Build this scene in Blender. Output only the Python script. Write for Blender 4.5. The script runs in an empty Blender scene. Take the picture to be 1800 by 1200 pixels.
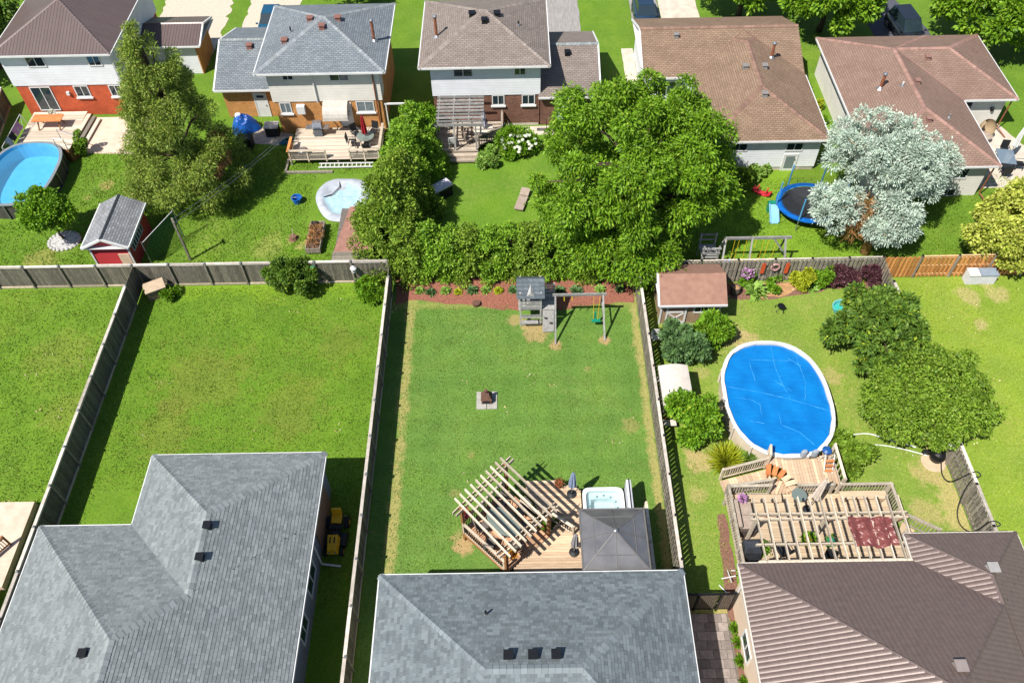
import bpy, math, random
import numpy as np
from mathutils import Vector, Matrix
random.seed(7); rng = np.random.default_rng(7)
sc = bpy.context.scene
R = math.radians
# ---------------------------------------------------------------- camera, sky, sun, exposure
cam_d = bpy.data.cameras.new('camera'); cam = bpy.data.objects.new('camera', cam_d); sc.collection.objects.link(cam)
sc.camera = cam
cam_d.sensor_width = 36; cam_d.lens = 29.246; cam_d.clip_end = 900; cam_d.clip_start = 0.5
pit, rol, yaw = R(51.51164), R(1.35751), R(-0.49667)
Mp = Matrix(((1, 0, 0), (0, math.sin(pit), math.cos(pit)), (0, -math.cos(pit), math.sin(pit))))
Mw = Matrix.Rotation(rol, 3, 'Z') @ Mp @ Matrix.Rotation(yaw, 3, 'Z')
CAM = Vector((0, 0, 37.0))
cam.matrix_world = Matrix.Translation(CAM) @ Mw.transposed().to_4x4()
SUN = Vector((-0.52, -0.48, 1.0)).normalized()          # towards the sun
el = math.asin(SUN.z); az = math.atan2(SUN.x, SUN.y)
world = bpy.data.worlds.new('World'); sc.world = world; world.use_nodes = True
wn = world.node_tree; bg = wn.nodes['Background']
sky = wn.nodes.new('ShaderNodeTexSky'); sky.sky_type = 'NISHITA'; sky.sun_disc = False
sky.sun_elevation = el; sky.sun_rotation = az; sky.air_density = 1.0; sky.dust_density = 0.6; sky.ozone_density = 1.0
wn.links.new(sky.outputs[0], bg.inputs[0]); bg.inputs[1].default_value = 0.078
sl = bpy.data.lights.new('sun', 'SUN'); so = bpy.data.objects.new('sun', sl); sc.collection.objects.link(so)
sl.energy = 4.6; sl.angle = R(0.55); sl.color = (1.0, 0.955, 0.88)
so.rotation_euler = SUN.to_track_quat('Z', 'Y').to_euler(); so.location = (-40, -40, 80)
sc.view_settings.view_transform = 'Standard'; sc.view_settings.look = 'None'
sc.view_settings.exposure = 0.9; sc.view_settings.gamma = 1; sc.view_settings.use_curve_mapping = False
# ---------------------------------------------------------------- helpers
COL = sc.collection
def C(r, g, b, k=0.66):
    f = lambda c: ((c/255)/12.92 if c/255 <= 0.04045 else ((c/255+0.055)/1.055)**2.4)
    return (f(r)*k, f(g)*k, f(b)*k, 1)
MATS = {}
def nodes(name):
    m = bpy.data.materials.new(name); m.use_nodes = True; MATS[name] = m
    n = m.node_tree; b = n.nodes['Principled BSDF']
    return m, n, b
def N(n, t, **kw):
    x = n.nodes.new(t)
    for k, v in kw.items():
        if isinstance(k, str) and hasattr(x, k): setattr(x, k, v)
    return x
def ramp(n, fac, stops):
    r = n.nodes.new('ShaderNodeValToRGB'); e = r.color_ramp.elements
    e[0].position, e[0].color = stops[0]; e[1].position, e[1].color = stops[-1]
    for p, c in stops[1:-1]:
        q = e.new(p); q.color = c
    n.links.new(fac, r.inputs[0]); return r.outputs[0]
def noise(n, vec, scale, detail=3, rough=0.55, stretch=None):
    t = n.nodes.new('ShaderNodeTexNoise'); t.inputs['Scale'].default_value = scale; t.inputs['Detail'].default_value = detail
    t.inputs['Roughness'].default_value = rough
    if stretch:
        mp = n.nodes.new('ShaderNodeMapping'); mp.inputs['Scale'].default_value = stretch
        n.links.new(vec, mp.inputs[0]); vec = mp.outputs[0]
    n.links.new(vec, t.inputs['Vector']); return t.outputs[0]
def mix(n, fac, a, b, mode='MIX'):
    x = n.nodes.new('ShaderNodeMix'); x.data_type = 'RGBA'; x.blend_type = mode
    for s, v in ((x.inputs[0], fac), (x.inputs[6], a), (x.inputs[7], b)):
        if hasattr(v, 'links') or isinstance(v, bpy.types.NodeSocket): n.links.new(v, s)
        else: s.default_value = v
    return x.outputs[2]
def mth(n, op, a, b=None):
    x = n.nodes.new('ShaderNodeMath'); x.operation = op
    for s, v in ((x.inputs[0], a), (x.inputs[1], b)):
        if v is None: continue
        if isinstance(v, bpy.types.NodeSocket): n.links.new(v, s)
        else: s.default_value = v
    return x.outputs[0]
def gpos(n): return n.nodes.new('ShaderNodeNewGeometry').outputs['Position']
def gray(v): return (v, v, v, 1)
def plain(name, c, c2=None, scale=3, rough=0.7, bump=0.0, bscale=40, metal=0.0, rand=None, stretch=None, spec=0.4, detail=4, rr=(0.68, 1.22)):
    """noise-mottled surface; rand='object' / 'island' shifts the tone of each piece"""
    m, n, b = nodes(name); P = gpos(n); c2 = c2 or tuple(x*0.8 for x in c[:3])+(1,)
    col = ramp(n, noise(n, P, scale, detail, 0.6, stretch), [(0.3, c2), (0.7, c)])
    if rand:
        r = (n.nodes.new('ShaderNodeObjectInfo').outputs['Random'] if rand == 'object' else n.nodes.new('ShaderNodeNewGeometry').outputs['Random Per Island'])
        col = mix(n, 1.0, col, ramp(n, r, [(0, gray(rr[0])), (0.5, gray((rr[0]+rr[1])/2)), (1, gray(rr[1]))]), 'MULTIPLY')
    n.links.new(col, b.inputs['Base Color']); b.inputs['Roughness'].default_value = rough; b.inputs['Metallic'].default_value = metal
    b.inputs['Specular IOR Level'].default_value = spec
    if bump:
        bp = n.nodes.new('ShaderNodeBump'); bp.inputs['Strength'].default_value = bump; bp.inputs['Distance'].default_value = 0.03
        n.links.new(noise(n, P, bscale, 3, 0.6, stretch), bp.inputs['Height']); n.links.new(bp.outputs[0], b.inputs['Normal'])
    return m
def grass(name, ga, gb, dry, dryamt=0.5, mow=0, mowdir=0, fine=1.0, edges=(), bare=(), soil=None):
    m, n, b = nodes(name); P = gpos(n)
    big = noise(n, P, 0.22, 4, 0.6); mid = noise(n, P, 1.1, 4, 0.65); fin = noise(n, P, 9*fine, 4, 0.75); vf = noise(n, P, 34*fine, 2, 0.7)
    col = mix(n, ramp(n, mid, [(0.36, gray(0)), (0.66, gray(1))]), ga, gb)
    d2 = mth(n, 'MULTIPLY', ramp(n, big, [(0.50-0.1*dryamt, gray(0)), (0.74, gray(1))]), ramp(n, noise(n, P, 3.3, 5, 0.7), [(0.42, gray(0)), (0.68, gray(1))]))
    col = mix(n, mth(n, 'MULTIPLY', d2, min(1, dryamt*1.3)), col, dry)
    if mow:
        sx = n.nodes.new('ShaderNodeSeparateXYZ'); n.links.new(P, sx.inputs[0])
        w = mth(n, 'SINE', mth(n, 'ADD', mth(n, 'MULTIPLY', sx.outputs[mowdir], mow), mth(n, 'MULTIPLY', big, 3.0)))
        w2 = mth(n, 'SINE', mth(n, 'MULTIPLY', sx.outputs[1-mowdir], mow*1.3)); w = mth(n, 'ADD', mth(n, 'MULTIPLY', w, 0.65), mth(n, 'MULTIPLY', w2, 0.35))
        col = mix(n, 1.0, col, ramp(n, mth(n, 'ADD', mth(n, 'MULTIPLY', w, 0.5), 0.5), [(0, gray(0.93)), (1, gray(1.05))]), 'MULTIPLY')
    col = mix(n, 1.0, col, ramp(n, noise(n, P, 0.55, 3, 0.6), [(0.3, (0.80, 0.86, 0.86, 1)), (0.5, gray(1)), (0.7, (1.16, 1.10, 1.0, 1))]), 'MULTIPLY')
    spots = ramp(n, noise(n, P, 2.1, 2, 0.5), [(0.72, gray(0)), (0.80, gray(1))])
    col = mix(n, mth(n, 'MULTIPLY', spots, 0.6*dryamt), col, dry)
    if edges or bare:
        sx = n.nodes.new('ShaderNodeSeparateXYZ'); n.links.new(P, sx.inputs[0]); wob = mth(n, 'ADD', noise(n, P, 1.7, 4, 0.65), mth(n, 'MULTIPLY', noise(n, P, 0.35, 2), 0.8))
        for ax, v, w, c in edges:      # dry strip trodden along a fence
            d = mth(n, 'ABSOLUTE', mth(n, 'SUBTRACT', sx.outputs[ax], v)); f = mth(n, 'ADD', mth(n, 'SUBTRACT', 1.0, mth(n, 'DIVIDE', d, w)), mth(n, 'MULTIPLY', mth(n, 'SUBTRACT', wob, 0.9), 2.2))
            col = mix(n, ramp(n, f, [(0.1, gray(0)), (0.75, gray(0.85))]), col, c)
        for x, y, r, k in bare:        # worn earth patches
            vd = n.nodes.new('ShaderNodeVectorMath'); vd.operation = 'DISTANCE'; n.links.new(P, vd.inputs[0]); vd.inputs[1].default_value = (x, y, 0)
            f = mth(n, 'ADD', mth(n, 'SUBTRACT', 1.0, mth(n, 'DIVIDE', vd.outputs['Value'], r)), mth(n, 'MULTIPLY', mth(n, 'SUBTRACT', wob, 0.9), 1.8))
            col = mix(n, ramp(n, f, [(0.08, gray(0)), (0.5, gray(k))]), col, soil or dry)
    col = mix(n, 1.0, col, ramp(n, fin, [(0.30, gray(0.70)), (0.5, gray(1.0)), (0.70, gray(1.28))]), 'MULTIPLY')
    col = mix(n, 1.0, col, ramp(n, vf, [(0.30, gray(0.76)), (0.70, gray(1.24))]), 'MULTIPLY')
    col = mix(n, 1.0, col, (0.83, 0.91, 0.92, 1), 'MULTIPLY')
    n.links.new(col, b.inputs['Base Color']); b.inputs['Roughness'].default_value = 0.85; b.inputs['Specular IOR Level'].default_value = 0.15
    bp = n.nodes.new('ShaderNodeBump'); bp.inputs['Strength'].default_value = 0.45; bp.inputs['Distance'].default_value = 0.05
    n.links.new(mth(n, 'ADD', fin, vf), bp.inputs['Height']); n.links.new(bp.outputs[0], b.inputs['Normal'])
    return m
def leafmat(name, c1, c2, c3=None, trans=0.3, rough=0.55):
    m, n, b = nodes(name); P = gpos(n)
    r = n.nodes.new('ShaderNodeNewGeometry').outputs['Random Per Island']
    st = [(0, c1), (0.6, c2)] + ([(0.93, c2), (1, c3)] if c3 else [(1, c2)])
    col = mix(n, 1.0, ramp(n, r, st), ramp(n, noise(n, P, 0.9, 2), [(0.3, gray(0.78)), (0.7, gray(1.18))]), 'MULTIPLY')
    n.links.new(col, b.inputs['Base Color']); b.inputs['Roughness'].default_value = rough; b.inputs['Specular IOR Level'].default_value = 0.25
    tr = n.nodes.new('ShaderNodeBsdfTranslucent'); n.links.new(mix(n, 1.0, col, (1.15, 1.2, 0.6, 1), 'MULTIPLY'), tr.inputs[0])
    ms = n.nodes.new('ShaderNodeMixShader'); ms.inputs[0].default_value = trans
    n.links.new(b.outputs[0], ms.inputs[1]); n.links.new(tr.outputs[0], ms.inputs[2])
    n.links.new(ms.outputs[0], n.nodes['Material Output'].inputs[0]); return m
def brickmat(name, c1, c2, mortar, uv=False, bw=0.22, bh=0.075, ms=0.012, rough=0.85, bump=0.4, wear=0.25, off=0.5, vis=0.0):
    m, n, b = nodes(name); P = gpos(n)
    if uv:
        vec = n.nodes.new('ShaderNodeUVMap').outputs[0]
    else:
        sx = n.nodes.new('ShaderNodeSeparateXYZ'); n.links.new(P, sx.inputs[0]); cb = n.nodes.new('ShaderNodeCombineXYZ')
        n.links.new(mth(n, 'ADD', sx.outputs[0], sx.outputs[1]), cb.inputs[0]); n.links.new(sx.outputs[2], cb.inputs[1]); vec = cb.outputs[0]
    t = n.nodes.new('ShaderNodeTexBrick'); n.links.new(vec, t.inputs['Vector']); t.offset = off
    t.inputs['Color1'].default_value = c1; t.inputs['Color2'].default_value = c2; t.inputs['Mortar'].default_value = mortar
    t.inputs['Scale'].default_value = 1; t.inputs['Brick Width'].default_value = bw; t.inputs['Row Height'].default_value = bh
    t.inputs['Mortar Size'].default_value = ms; t.inputs['Bias'].default_value = vis
    col = mix(n, 1.0, t.outputs[0], ramp(n, noise(n, P, 0.8, 5, 0.65), [(0.3, gray(1-wear)), (0.7, gray(1+wear*0.5))]), 'MULTIPLY')
    col = mix(n, 1.0, col, ramp(n, noise(n, P, 14, 2, 0.65), [(0.3, gray(0.88)), (0.7, gray(1.1))]), 'MULTIPLY')
    n.links.new(col, b.inputs['Base Color']); b.inputs['Roughness'].default_value = rough; b.inputs['Specular IOR Level'].default_value = 0.3
    if bump:
        bp = n.nodes.new('ShaderNodeBump'); bp.inputs['Strength'].default_value = bump; bp.inputs['Distance'].default_value = 0.02; bp.invert = True
        n.links.new(t.outputs[1], bp.inputs['Height']); n.links.new(bp.outputs[0], b.inputs['Normal'])
    return m
def siding(name, c, step=0.2):
    m, n, b = nodes(name); P = gpos(n)
    sx = n.nodes.new('ShaderNodeSeparateXYZ'); n.links.new(P, sx.inputs[0])
    fr = mth(n, 'FRACT', mth(n, 'MULTIPLY', sx.outputs[2], 1/step))
    col = mix(n, 1.0, c, ramp(n, noise(n, P, 1.3, 4), [(0.3, gray(0.9)), (0.7, gray(1.03))]), 'MULTIPLY')
    n.links.new(col, b.inputs['Base Color']); b.inputs['Roughness'].default_value = 0.55
    bp = n.nodes.new('ShaderNodeBump'); bp.inputs['Strength'].default_value = 0.55; bp.inputs['Distance'].default_value = 0.02; bp.invert = True
    n.links.new(fr, bp.inputs['Height']); n.links.new(bp.outputs[0], b.inputs['Normal']); return m
def waterm(name, c, tint, bs, bscale):
    m, n, b = nodes(name); b.inputs['Base Color'].default_value = c; b.inputs['Roughness'].default_value = 0.04; b.inputs['Specular IOR Level'].default_value = 0.6
    bp = n.nodes.new('ShaderNodeBump'); bp.inputs['Strength'].default_value = bs; n.links.new(noise(n, gpos(n), bscale, 2), bp.inputs['Height']); n.links.new(bp.outputs[0], b.inputs['Normal'])
    tr = n.nodes.new('ShaderNodeBsdfTransparent'); tr.inputs[0].default_value = tint; ms = n.nodes.new('ShaderNodeMixShader'); ms.inputs[0].default_value = 0.22
    n.links.new(tr.outputs[0], ms.inputs[1]); n.links.new(b.outputs[0], ms.inputs[2]); n.links.new(ms.outputs[0], n.nodes['Material Output'].inputs[0]); return m
def glassy(name, c, rough=0.06, spec=0.6, metal=0.0):
    return plain(name, c, c, rough=rough, spec=spec, metal=metal)

WHITE = plain('white_paint', C(240, 240, 238), C(224, 224, 222), 2, 0.5)
WEATHER = plain('weathered_wood', C(178, 168, 152), C(120, 112, 100), 5, 0.85, 0.4, 50, rand='object', stretch=(3, 3, 0.6))
FCAP = plain('fence_cap_wood', C(232, 222, 210), C(196, 184, 170), 4, 0.8, 0.3, rand='object')
FBOARD = plain('fence_board_wood', C(142, 136, 120), C(92, 86, 74), 7, 0.9, 0.5, 60, rand='object', stretch=(4, 4, 0.4))
FKICK = plain('fence_kick_wood', C(222, 205, 178), C(190, 172, 146), 5, 0.85, 0.2, rand='object')
FNEW = plain('cedar_fence_wood', C(232, 164, 96), C(206, 134, 70), 7, 0.8, 0.3, 60, rand='object', stretch=(4, 4, 0.4))
DECK = plain('deck_wood', C(236, 208, 176), C(214, 178, 142), 3, 0.75, 0.3, 50, rand='object', stretch=(0.6, 5, 1))
DECKG = plain('grey_deck_wood', C(232, 216, 196), C(208, 190, 168), 3, 0.8, 0.3, 50, rand='object', stretch=(0.6, 5, 1))
POSTW = plain('brown_post_wood', C(168, 118, 72), C(130, 88, 50), 6, 0.75, 0.3, rand='object', stretch=(3, 3, 0.6))
RAFT = plain('rafter_wood', C(236, 220, 196), C(206, 188, 164), 5, 0.8, 0.3, rand='object')
DARK = plain('dark_plastic', C(40, 42, 46), C(28, 29, 32), 5, 0.5)
BLACKM = plain('black_metal', C(34, 36, 40), C(24, 25, 28), 5, 0.4, metal=0.3)
STEEL = plain('steel', C(190, 192, 196), C(150, 152, 156), 6, 0.35, metal=0.7)
GLASS = glassy('window_glass', C(44, 58, 66), 0.05, 0.8)
GLASSL = glassy('curtained_glass', C(120, 132, 138), 0.08, 0.7)
CONC = plain('concrete', C(226, 214, 196), C(196, 184, 168), 1.5, 0.9, 0.3, 30)
DIRT = plain('dirt', C(205, 160, 112), C(170, 128, 88), 3, 0.95, 0.6, 30)
MULCH = plain('red_mulch', C(180, 116, 94), C(118, 72, 58), 9, 0.95, 1.0, 22, detail=6)
MULCHD = plain('dark_mulch', C(158, 116, 96), C(110, 78, 66), 8, 0.95, 1.0, 22, detail=6)
TRUNK = plain('bark', C(110, 92, 74), C(66, 54, 44), 8, 0.95, 0.8, 20, stretch=(2, 2, 0.5))
ORBARK = plain('orange_bark', C(196, 150, 84), C(150, 104, 60), 8, 0.95, 0.6, 20)

class MB:
    def __init__(s): s.v = []; s.f = []
    def add(s, vs, fs):
        n = len(s.v); s.v += [tuple(v) for v in vs]; s.f += [tuple(i+n for i in f) for f in fs]; return s
    def box(s, x0, x1, y0, y1, z0, z1):
        return s.add([(x0,y0,z0),(x1,y0,z0),(x1,y1,z0),(x0,y1,z0),(x0,y0,z1),(x1,y0,z1),(x1,y1,z1),(x0,y1,z1)],
                     [(3,2,1,0),(4,5,6,7),(0,1,5,4),(1,2,6,5),(2,3,7,6),(3,0,4,7)])
    def obox(s, c, d, rz=0, rx=0):
        M = Matrix.Rotation(rz, 3, 'Z') @ Matrix.Rotation(rx, 3, 'X'); c = Vector(c); h = [x/2 for x in d]
        vs = [c + M @ Vector((sx*h[0], sy*h[1], sz*h[2])) for sz in (-1, 1) for sx, sy in ((-1,-1),(1,-1),(1,1),(-1,1))]
        return s.add(vs, [(3,2,1,0),(4,5,6,7),(0,1,5,4),(1,2,6,5),(2,3,7,6),(3,0,4,7)])
    def beam(s, p, q, w, h):
        p, q = Vector(p), Vector(q); t = (q-p).normalized(); up = Vector((0,0,1)) if abs(t.z) < 0.95 else Vector((0,1,0))
        a = t.cross(up).normalized()*w/2; b = a.cross(t).normalized()*h/2
        return s.add([p-a-b,p+a-b,p+a+b,p-a+b,q-a-b,q+a-b,q+a+b,q-a+b], [(0,1,2,3),(7,6,5,4),(0,4,5,1),(1,5,6,2),(2,6,7,3),(3,7,4,0)])
    def tube(s, pts, r, n=6, closed=False):
        pts = [Vector(p) for p in pts]; k = len(pts); rr = r if isinstance(r, (list, tuple)) else [r]*k; base = len(s.v)
        for i, p in enumerate(pts):
            t = (pts[min(i+1,k-1)]-pts[max(i-1,0)]).normalized() if not closed else (pts[(i+1)%k]-pts[i-1]).normalized()
            u = t.cross(Vector((0,0,1)) if abs(t.z) < 0.9 else Vector((1,0,0))).normalized(); w = t.cross(u)
            for j in range(n):
                a = 2*math.pi*j/n; s.v.append(tuple(p + (u*math.cos(a)+w*math.sin(a))*rr[i]))
        for i in range(k if closed else k-1):
            for j in range(n):
                a, b = base+i*n, base+((i+1)%k)*n; s.f.append((a+j, a+(j+1)%n, b+(j+1)%n, b+j))
        if not closed: s.f.append(tuple(base+j for j in range(n))[::-1]); s.f.append(tuple(base+(k-1)*n+j for j in range(n)))
        return s
    def lathe(s, c, prof, n=16, sx=1, sy=1, rz=0):
        base = len(s.v); k = len(prof)
        for r, z in prof:
            for j in range(n):
                a = 2*math.pi*j/n; x, y = r*math.cos(a)*sx, r*math.sin(a)*sy
                s.v.append((c[0]+x*math.cos(rz)-y*math.sin(rz), c[1]+x*math.sin(rz)+y*math.cos(rz), c[2]+z))
        for i in range(k-1):
            for j in range(n): s.f.append((base+i*n+j, base+i*n+(j+1)%n, base+(i+1)*n+(j+1)%n, base+(i+1)*n+j))
        if prof[-1][0] > 0.001: s.f.append(tuple(base+(k-1)*n+j for j in range(n)))
        if prof[0][0] > 0.001: s.f.append(tuple(base+j for j in range(n))[::-1])
        return s
    def prism(s, poly, z0, z1):
        n = len(poly); return s.add([(x,y,z0) for x,y in poly]+[(x,y,z1) for x,y in poly],
            [tuple(range(n))[::-1], tuple(range(n,2*n))]+[(i,(i+1)%n,n+(i+1)%n,n+i) for i in range(n)])
    def poly(s, pts): return s.add(pts, [tuple(range(len(pts)))])
    def build(s, name, mat, parent=None, smooth=False, local=False):
        me = bpy.data.meshes.new(name)
        off = Vector((0,0,0)) if local else woff(parent)
        me.from_pydata([(x-off.x, y-off.y, z-off.z) for x, y, z in s.v], [], s.f); me.update()
        if smooth: me.polygons.foreach_set('use_smooth', [True]*len(me.polygons))
        return link(name, me, mat, parent)
def woff(o):
    v = Vector((0,0,0))
    while o is not None: v += o.location; o = o.parent
    return v
def link(name, me, mat, parent=None):
    if mat is not None and not me.materials: me.materials.append(mat)
    o = bpy.data.objects.new(name, me); COL.objects.link(o)
    if parent is not None: o.parent = parent
    return o
UNIT = {}
def piece(name, mat, parent, c, d, rz=0, rx=0, ry=0, local=False):
    """one board-like piece: shared unit box scaled to size d at world centre c"""
    key = mat.name
    if key not in UNIT:
        b = MB().box(-.5,.5,-.5,.5,-.5,.5); me = bpy.data.meshes.new('board'); me.from_pydata(b.v, [], b.f); me.materials.append(mat); UNIT[key] = me
    o = bpy.data.objects.new(name, UNIT[key]); COL.objects.link(o); o.parent = parent
    o.location = Vector(c) - (Vector((0,0,0)) if local else woff(parent)); o.scale = d; o.rotation_euler = (rx, ry, rz); return o
def tag(o, label, cat, group=None, kind=None):
    if label: o['label'] = label
    if cat: o['category'] = cat
    if group: o['group'] = group
    if kind: o['kind'] = kind
    return o
def thing(name, label, cat, loc=(0,0,0), group=None, rz=0):
    o = bpy.data.objects.new(name, None); COL.objects.link(o); o.location = loc; o.rotation_euler = (0,0,rz); o.empty_display_size = 0.3
    return tag(o, label, cat, group)
def struct(o): o['kind'] = 'structure'; return o
def dup(root, loc, rz=None, label=None, parent=None):
    r = root.copy(); COL.objects.link(r); r.parent = parent; 
    if parent is None:
        r.location = loc
        if rz is not None: r.rotation_euler = (0,0,rz)
        if label: r['label'] = label
    for ch in list(root.children): dup(ch, None, None, None, r)
    return r
def sheet(name, poly, z, mat, wob=0, seed=0):
    """flat ground patch; wob>0 roughens the outline"""
    if wob:
        rr = random.Random(seed+len(poly)); out = []
        for i, p in enumerate(poly):
            q = poly[(i+1)%len(poly)]; L = math.dist(p, q); k = max(1, int(L/0.5))
            for j in range(k):
                t = j/k; out.append((p[0]+(q[0]-p[0])*t+rr.uniform(-wob,wob), p[1]+(q[1]-p[1])*t+rr.uniform(-wob,wob)))
        poly = out
    return struct(MB().poly([(x,y,z) for x,y in poly]).build(name, mat))
def rect(x0, x1, y0, y1): return [(x0,y0),(x1,y0),(x1,y1),(x0,y1)]
# ---------------------------------------------------------------- roofs, windows, fences, decks
def clip(P, a, b, c):
    out = []
    for i, p in enumerate(P):
        q = P[(i+1) % len(P)]; dp, dq = a*p[0]+b*p[1]+c, a*q[0]+b*q[1]+c
        if dp >= -1e-9: out.append(p)
        if (dp > 1e-9 and dq < -1e-9) or (dp < -1e-9 and dq > 1e-9):
            t = dp/(dp-dq); out.append((p[0]+(q[0]-p[0])*t, p[1]+(q[1]-p[1])*t))
    return out
def area(P): return abs(sum(P[i][0]*P[(i+1)%len(P)][1]-P[(i+1)%len(P)][0]*P[i][1] for i in range(len(P))))/2 if len(P) > 2 else 0
def hip(x0, x1, y0, y1, ze, p): return dict(r=(x0,x1,y0,y1), ze=ze, p=p, pl=[(p,0,ze-p*x0),(-p,0,ze+p*x1),(0,p,ze-p*y0),(0,-p,ze+p*y1)])
def gable(x0, x1, y0, y1, ze, p, axis='x'):
    if axis == 'x': return dict(r=(x0,x1,y0,y1), ze=ze, p=p, pl=[(0,p,ze-p*y0),(0,-p,ze+p*y1)])
    return dict(r=(x0,x1,y0,y1), ze=ze, p=p, pl=[(p,0,ze-p*x0),(-p,0,ze+p*x1)])
def roof_faces(units):
    F = []
    for k, u in enumerate(units):
        for i, (a, b, c) in enumerate(u['pl']):
            P = rect(*u['r'])
            for j, (a2, b2, c2) in enumerate(u['pl']):
                if j != i and len(P) > 2: P = clip(P, a2-a, b2-b, c2-c)
            if area(P) < 1e-3: continue
            pieces = [P]
            for k2, u2 in enumerate(units):
                if k2 == k: continue
                eps = 1e-4 if k2 < k else -1e-4
                x0, x1, y0, y1 = u2['r']
                G = [(a2-a, b2-b, c2-c+eps) for a2, b2, c2 in u2['pl']] + [(1,0,-x0),(-1,0,x1),(0,1,-y0),(0,-1,y1)]
                new = []
                for Q in pieces:
                    for g in G:
                        o = clip(Q, -g[0], -g[1], -g[2])
                        if area(o) > 1e-3 and (g[0] or g[1] or g[2] < 0): new.append(o)
                        Q = clip(Q, *g) if (g[0] or g[1] or g[2] >= 0) else []
                        if area(Q) < 1e-3: break
                pieces = new
            for Q in pieces: F.append((Q, (a, b, c), u['ze'], u['p']))
    return F
def face_frame(pl, p):
    g = Vector((pl[0]/p, pl[1]/p)); return g, Vector((-g.y, g.x))
def creases(F):
    seg = {}
    for i, (P, pl, ze, p) in enumerate(F):
        for k in range(len(P)):
            a, b = Vector(P[k]), Vector(P[(k+1) % len(P)])
            if (b-a).length < 0.05: continue
            for j, (Q, pl2, _, _) in enumerate(F):
                if j == i or (abs(pl[0]-pl2[0])+abs(pl[1]-pl2[1])) < 1e-6: continue
                m = (a+b)/2; on = False
                for l in range(len(Q)):
                    c, d = Vector(Q[l]), Vector(Q[(l+1) % len(Q)]); L = (d-c).length
                    if L < 1e-6: continue
                    t = (m-c).dot(d-c)/L/L
                    if -0.01 < t < 1.01 and (c+(d-c)*t-m).length < 0.01: on = True
                if not on: continue
                cj = sum((Vector(q) for q in Q), Vector((0,0)))/len(Q)
                hi, hj = pl[0]*cj.x+pl[1]*cj.y+pl[2], pl2[0]*cj.x+pl2[1]*cj.y+pl2[2]
                if abs(pl[0]*m.x+pl[1]*m.y+pl[2]-pl2[0]*m.x-pl2[1]*m.y-pl2[2]) > 0.02: continue
                d = (b-a).normalized()
                if d.x < -1e-6 or (abs(d.x) < 1e-6 and d.y < 0): d = -d
                o = a-d*a.dot(d); key = (round(d.x,2), round(d.y,2), round(o.x,1), round(o.y,1), hi > hj)
                seg.setdefault(key, []).append((min(a.dot(d), b.dot(d)), max(a.dot(d), b.dot(d)), d, o, pl))
    out = []
    for key, L in seg.items():
        lo = min(x[0] for x in L); hi = max(x[1] for x in L); d, o, pl = L[0][2:]
        pt = lambda t: Vector((o.x+d.x*t, o.y+d.y*t, pl[0]*(o.x+d.x*t)+pl[1]*(o.y+d.y*t)+pl[2]))
        out.append((pt(lo), pt(hi), key[4]))
    return out
def cell(P, Q, pl, lift):
    """convex plan cell Q clipped to convex plan polygon P, raised onto the plane: (verts, faces)"""
    s = 1 if sum(P[i][0]*P[(i+1)%len(P)][1]-P[(i+1)%len(P)][0]*P[i][1] for i in range(len(P))) > 0 else -1
    for i in range(len(P)):
        a, b = P[i], P[(i+1) % len(P)]; nx, ny = -(b[1]-a[1])*s, (b[0]-a[0])*s
        if abs(nx)+abs(ny) < 1e-7: continue
        Q = clip(Q, nx, ny, -(nx*a[0]+ny*a[1]))
        if len(Q) < 3: return None
    if area(Q) < 0.004: return None
    if sum(Q[i][0]*Q[(i+1)%len(Q)][1]-Q[(i+1)%len(Q)][0]*Q[i][1] for i in range(len(Q))) < 0: Q = Q[::-1]
    n = len(Q); z = [pl[0]*x+pl[1]*y+pl[2] for x, y in Q]
    V = [(x, y, z[i]+lift(x, y)) for i, (x, y) in enumerate(Q)] + [(x, y, z[i]-0.004) for i, (x, y) in enumerate(Q)]
    return V, [tuple(range(n))] + [(i, n+i, n+(i+1)%n, (i+1)%n) for i in range(n)]
def in_view(p):
    c = Mw @ (Vector(p)-CAM); x, y = c.x/-c.z*1462.3, c.y/-c.z*1462.3
    return abs(x) < 905 and abs(y) < 605
def cover(F, style):
    """shingles or pressed metal tiles laid course by course on every roof face"""
    out = []
    for P, pl, ze, p in F:
        g, e = face_frame(pl, p); k = math.sqrt(1+p*p)
        d = (0.15 if style == 'shingle' else 0.40)/k
        S = [g.x*x+g.y*y for x, y in P]; U = [e.x*x+e.y*y for x, y in P]
        s_e = (ze-pl[2])/p
        r0, r1 = int((min(S)-s_e)/d), int((max(S)-s_e)/d)+1
        for r in range(r0, r1):
            s0 = s_e+r*d; u = min(U)-random.uniform(0, 0.3) if style == 'shingle' else math.floor(min(U)/0.205)*0.205
            while u < max(U):
                w = random.choice((0.14, 0.18, 0.22, 0.30)) if style == 'shingle' else 0.205
                wp = lambda uu, ss: (g.x*ss+e.x*uu, g.y*ss+e.y*uu)
                if style == 'shingle':
                    th = random.uniform(0.018, 0.03)
                    c = cell(P, [wp(u,s0), wp(u+w-0.006,s0), wp(u+w-0.006,s0+d*1.02), wp(u,s0+d*1.02)], pl, lambda x, y: th*(1-0.75*(g.x*x+g.y*y-s0)/d))
                    if c: out.append(c)
                else:
                    V, Fc = [], []
                    for q in range(4):
                        ua, ub = u+w*q/4, u+w*(q+1)/4
                        c = cell(P, [wp(ua,s0), wp(ub,s0), wp(ub,s0+d), wp(ua,s0+d)], pl,
                                 lambda x, y: 0.006+0.02*math.sin(math.pi*min(1,max(0,(e.x*x+e.y*y-u)/w)))+0.012*(1-(g.x*x+g.y*y-s0)/d))
                        if c:
                            n = len(V); V += c[0]; Fc += [tuple(i+n for i in f) for f in c[1]]
                    if V: out.append((V, Fc))
                u += w
    return out
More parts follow.
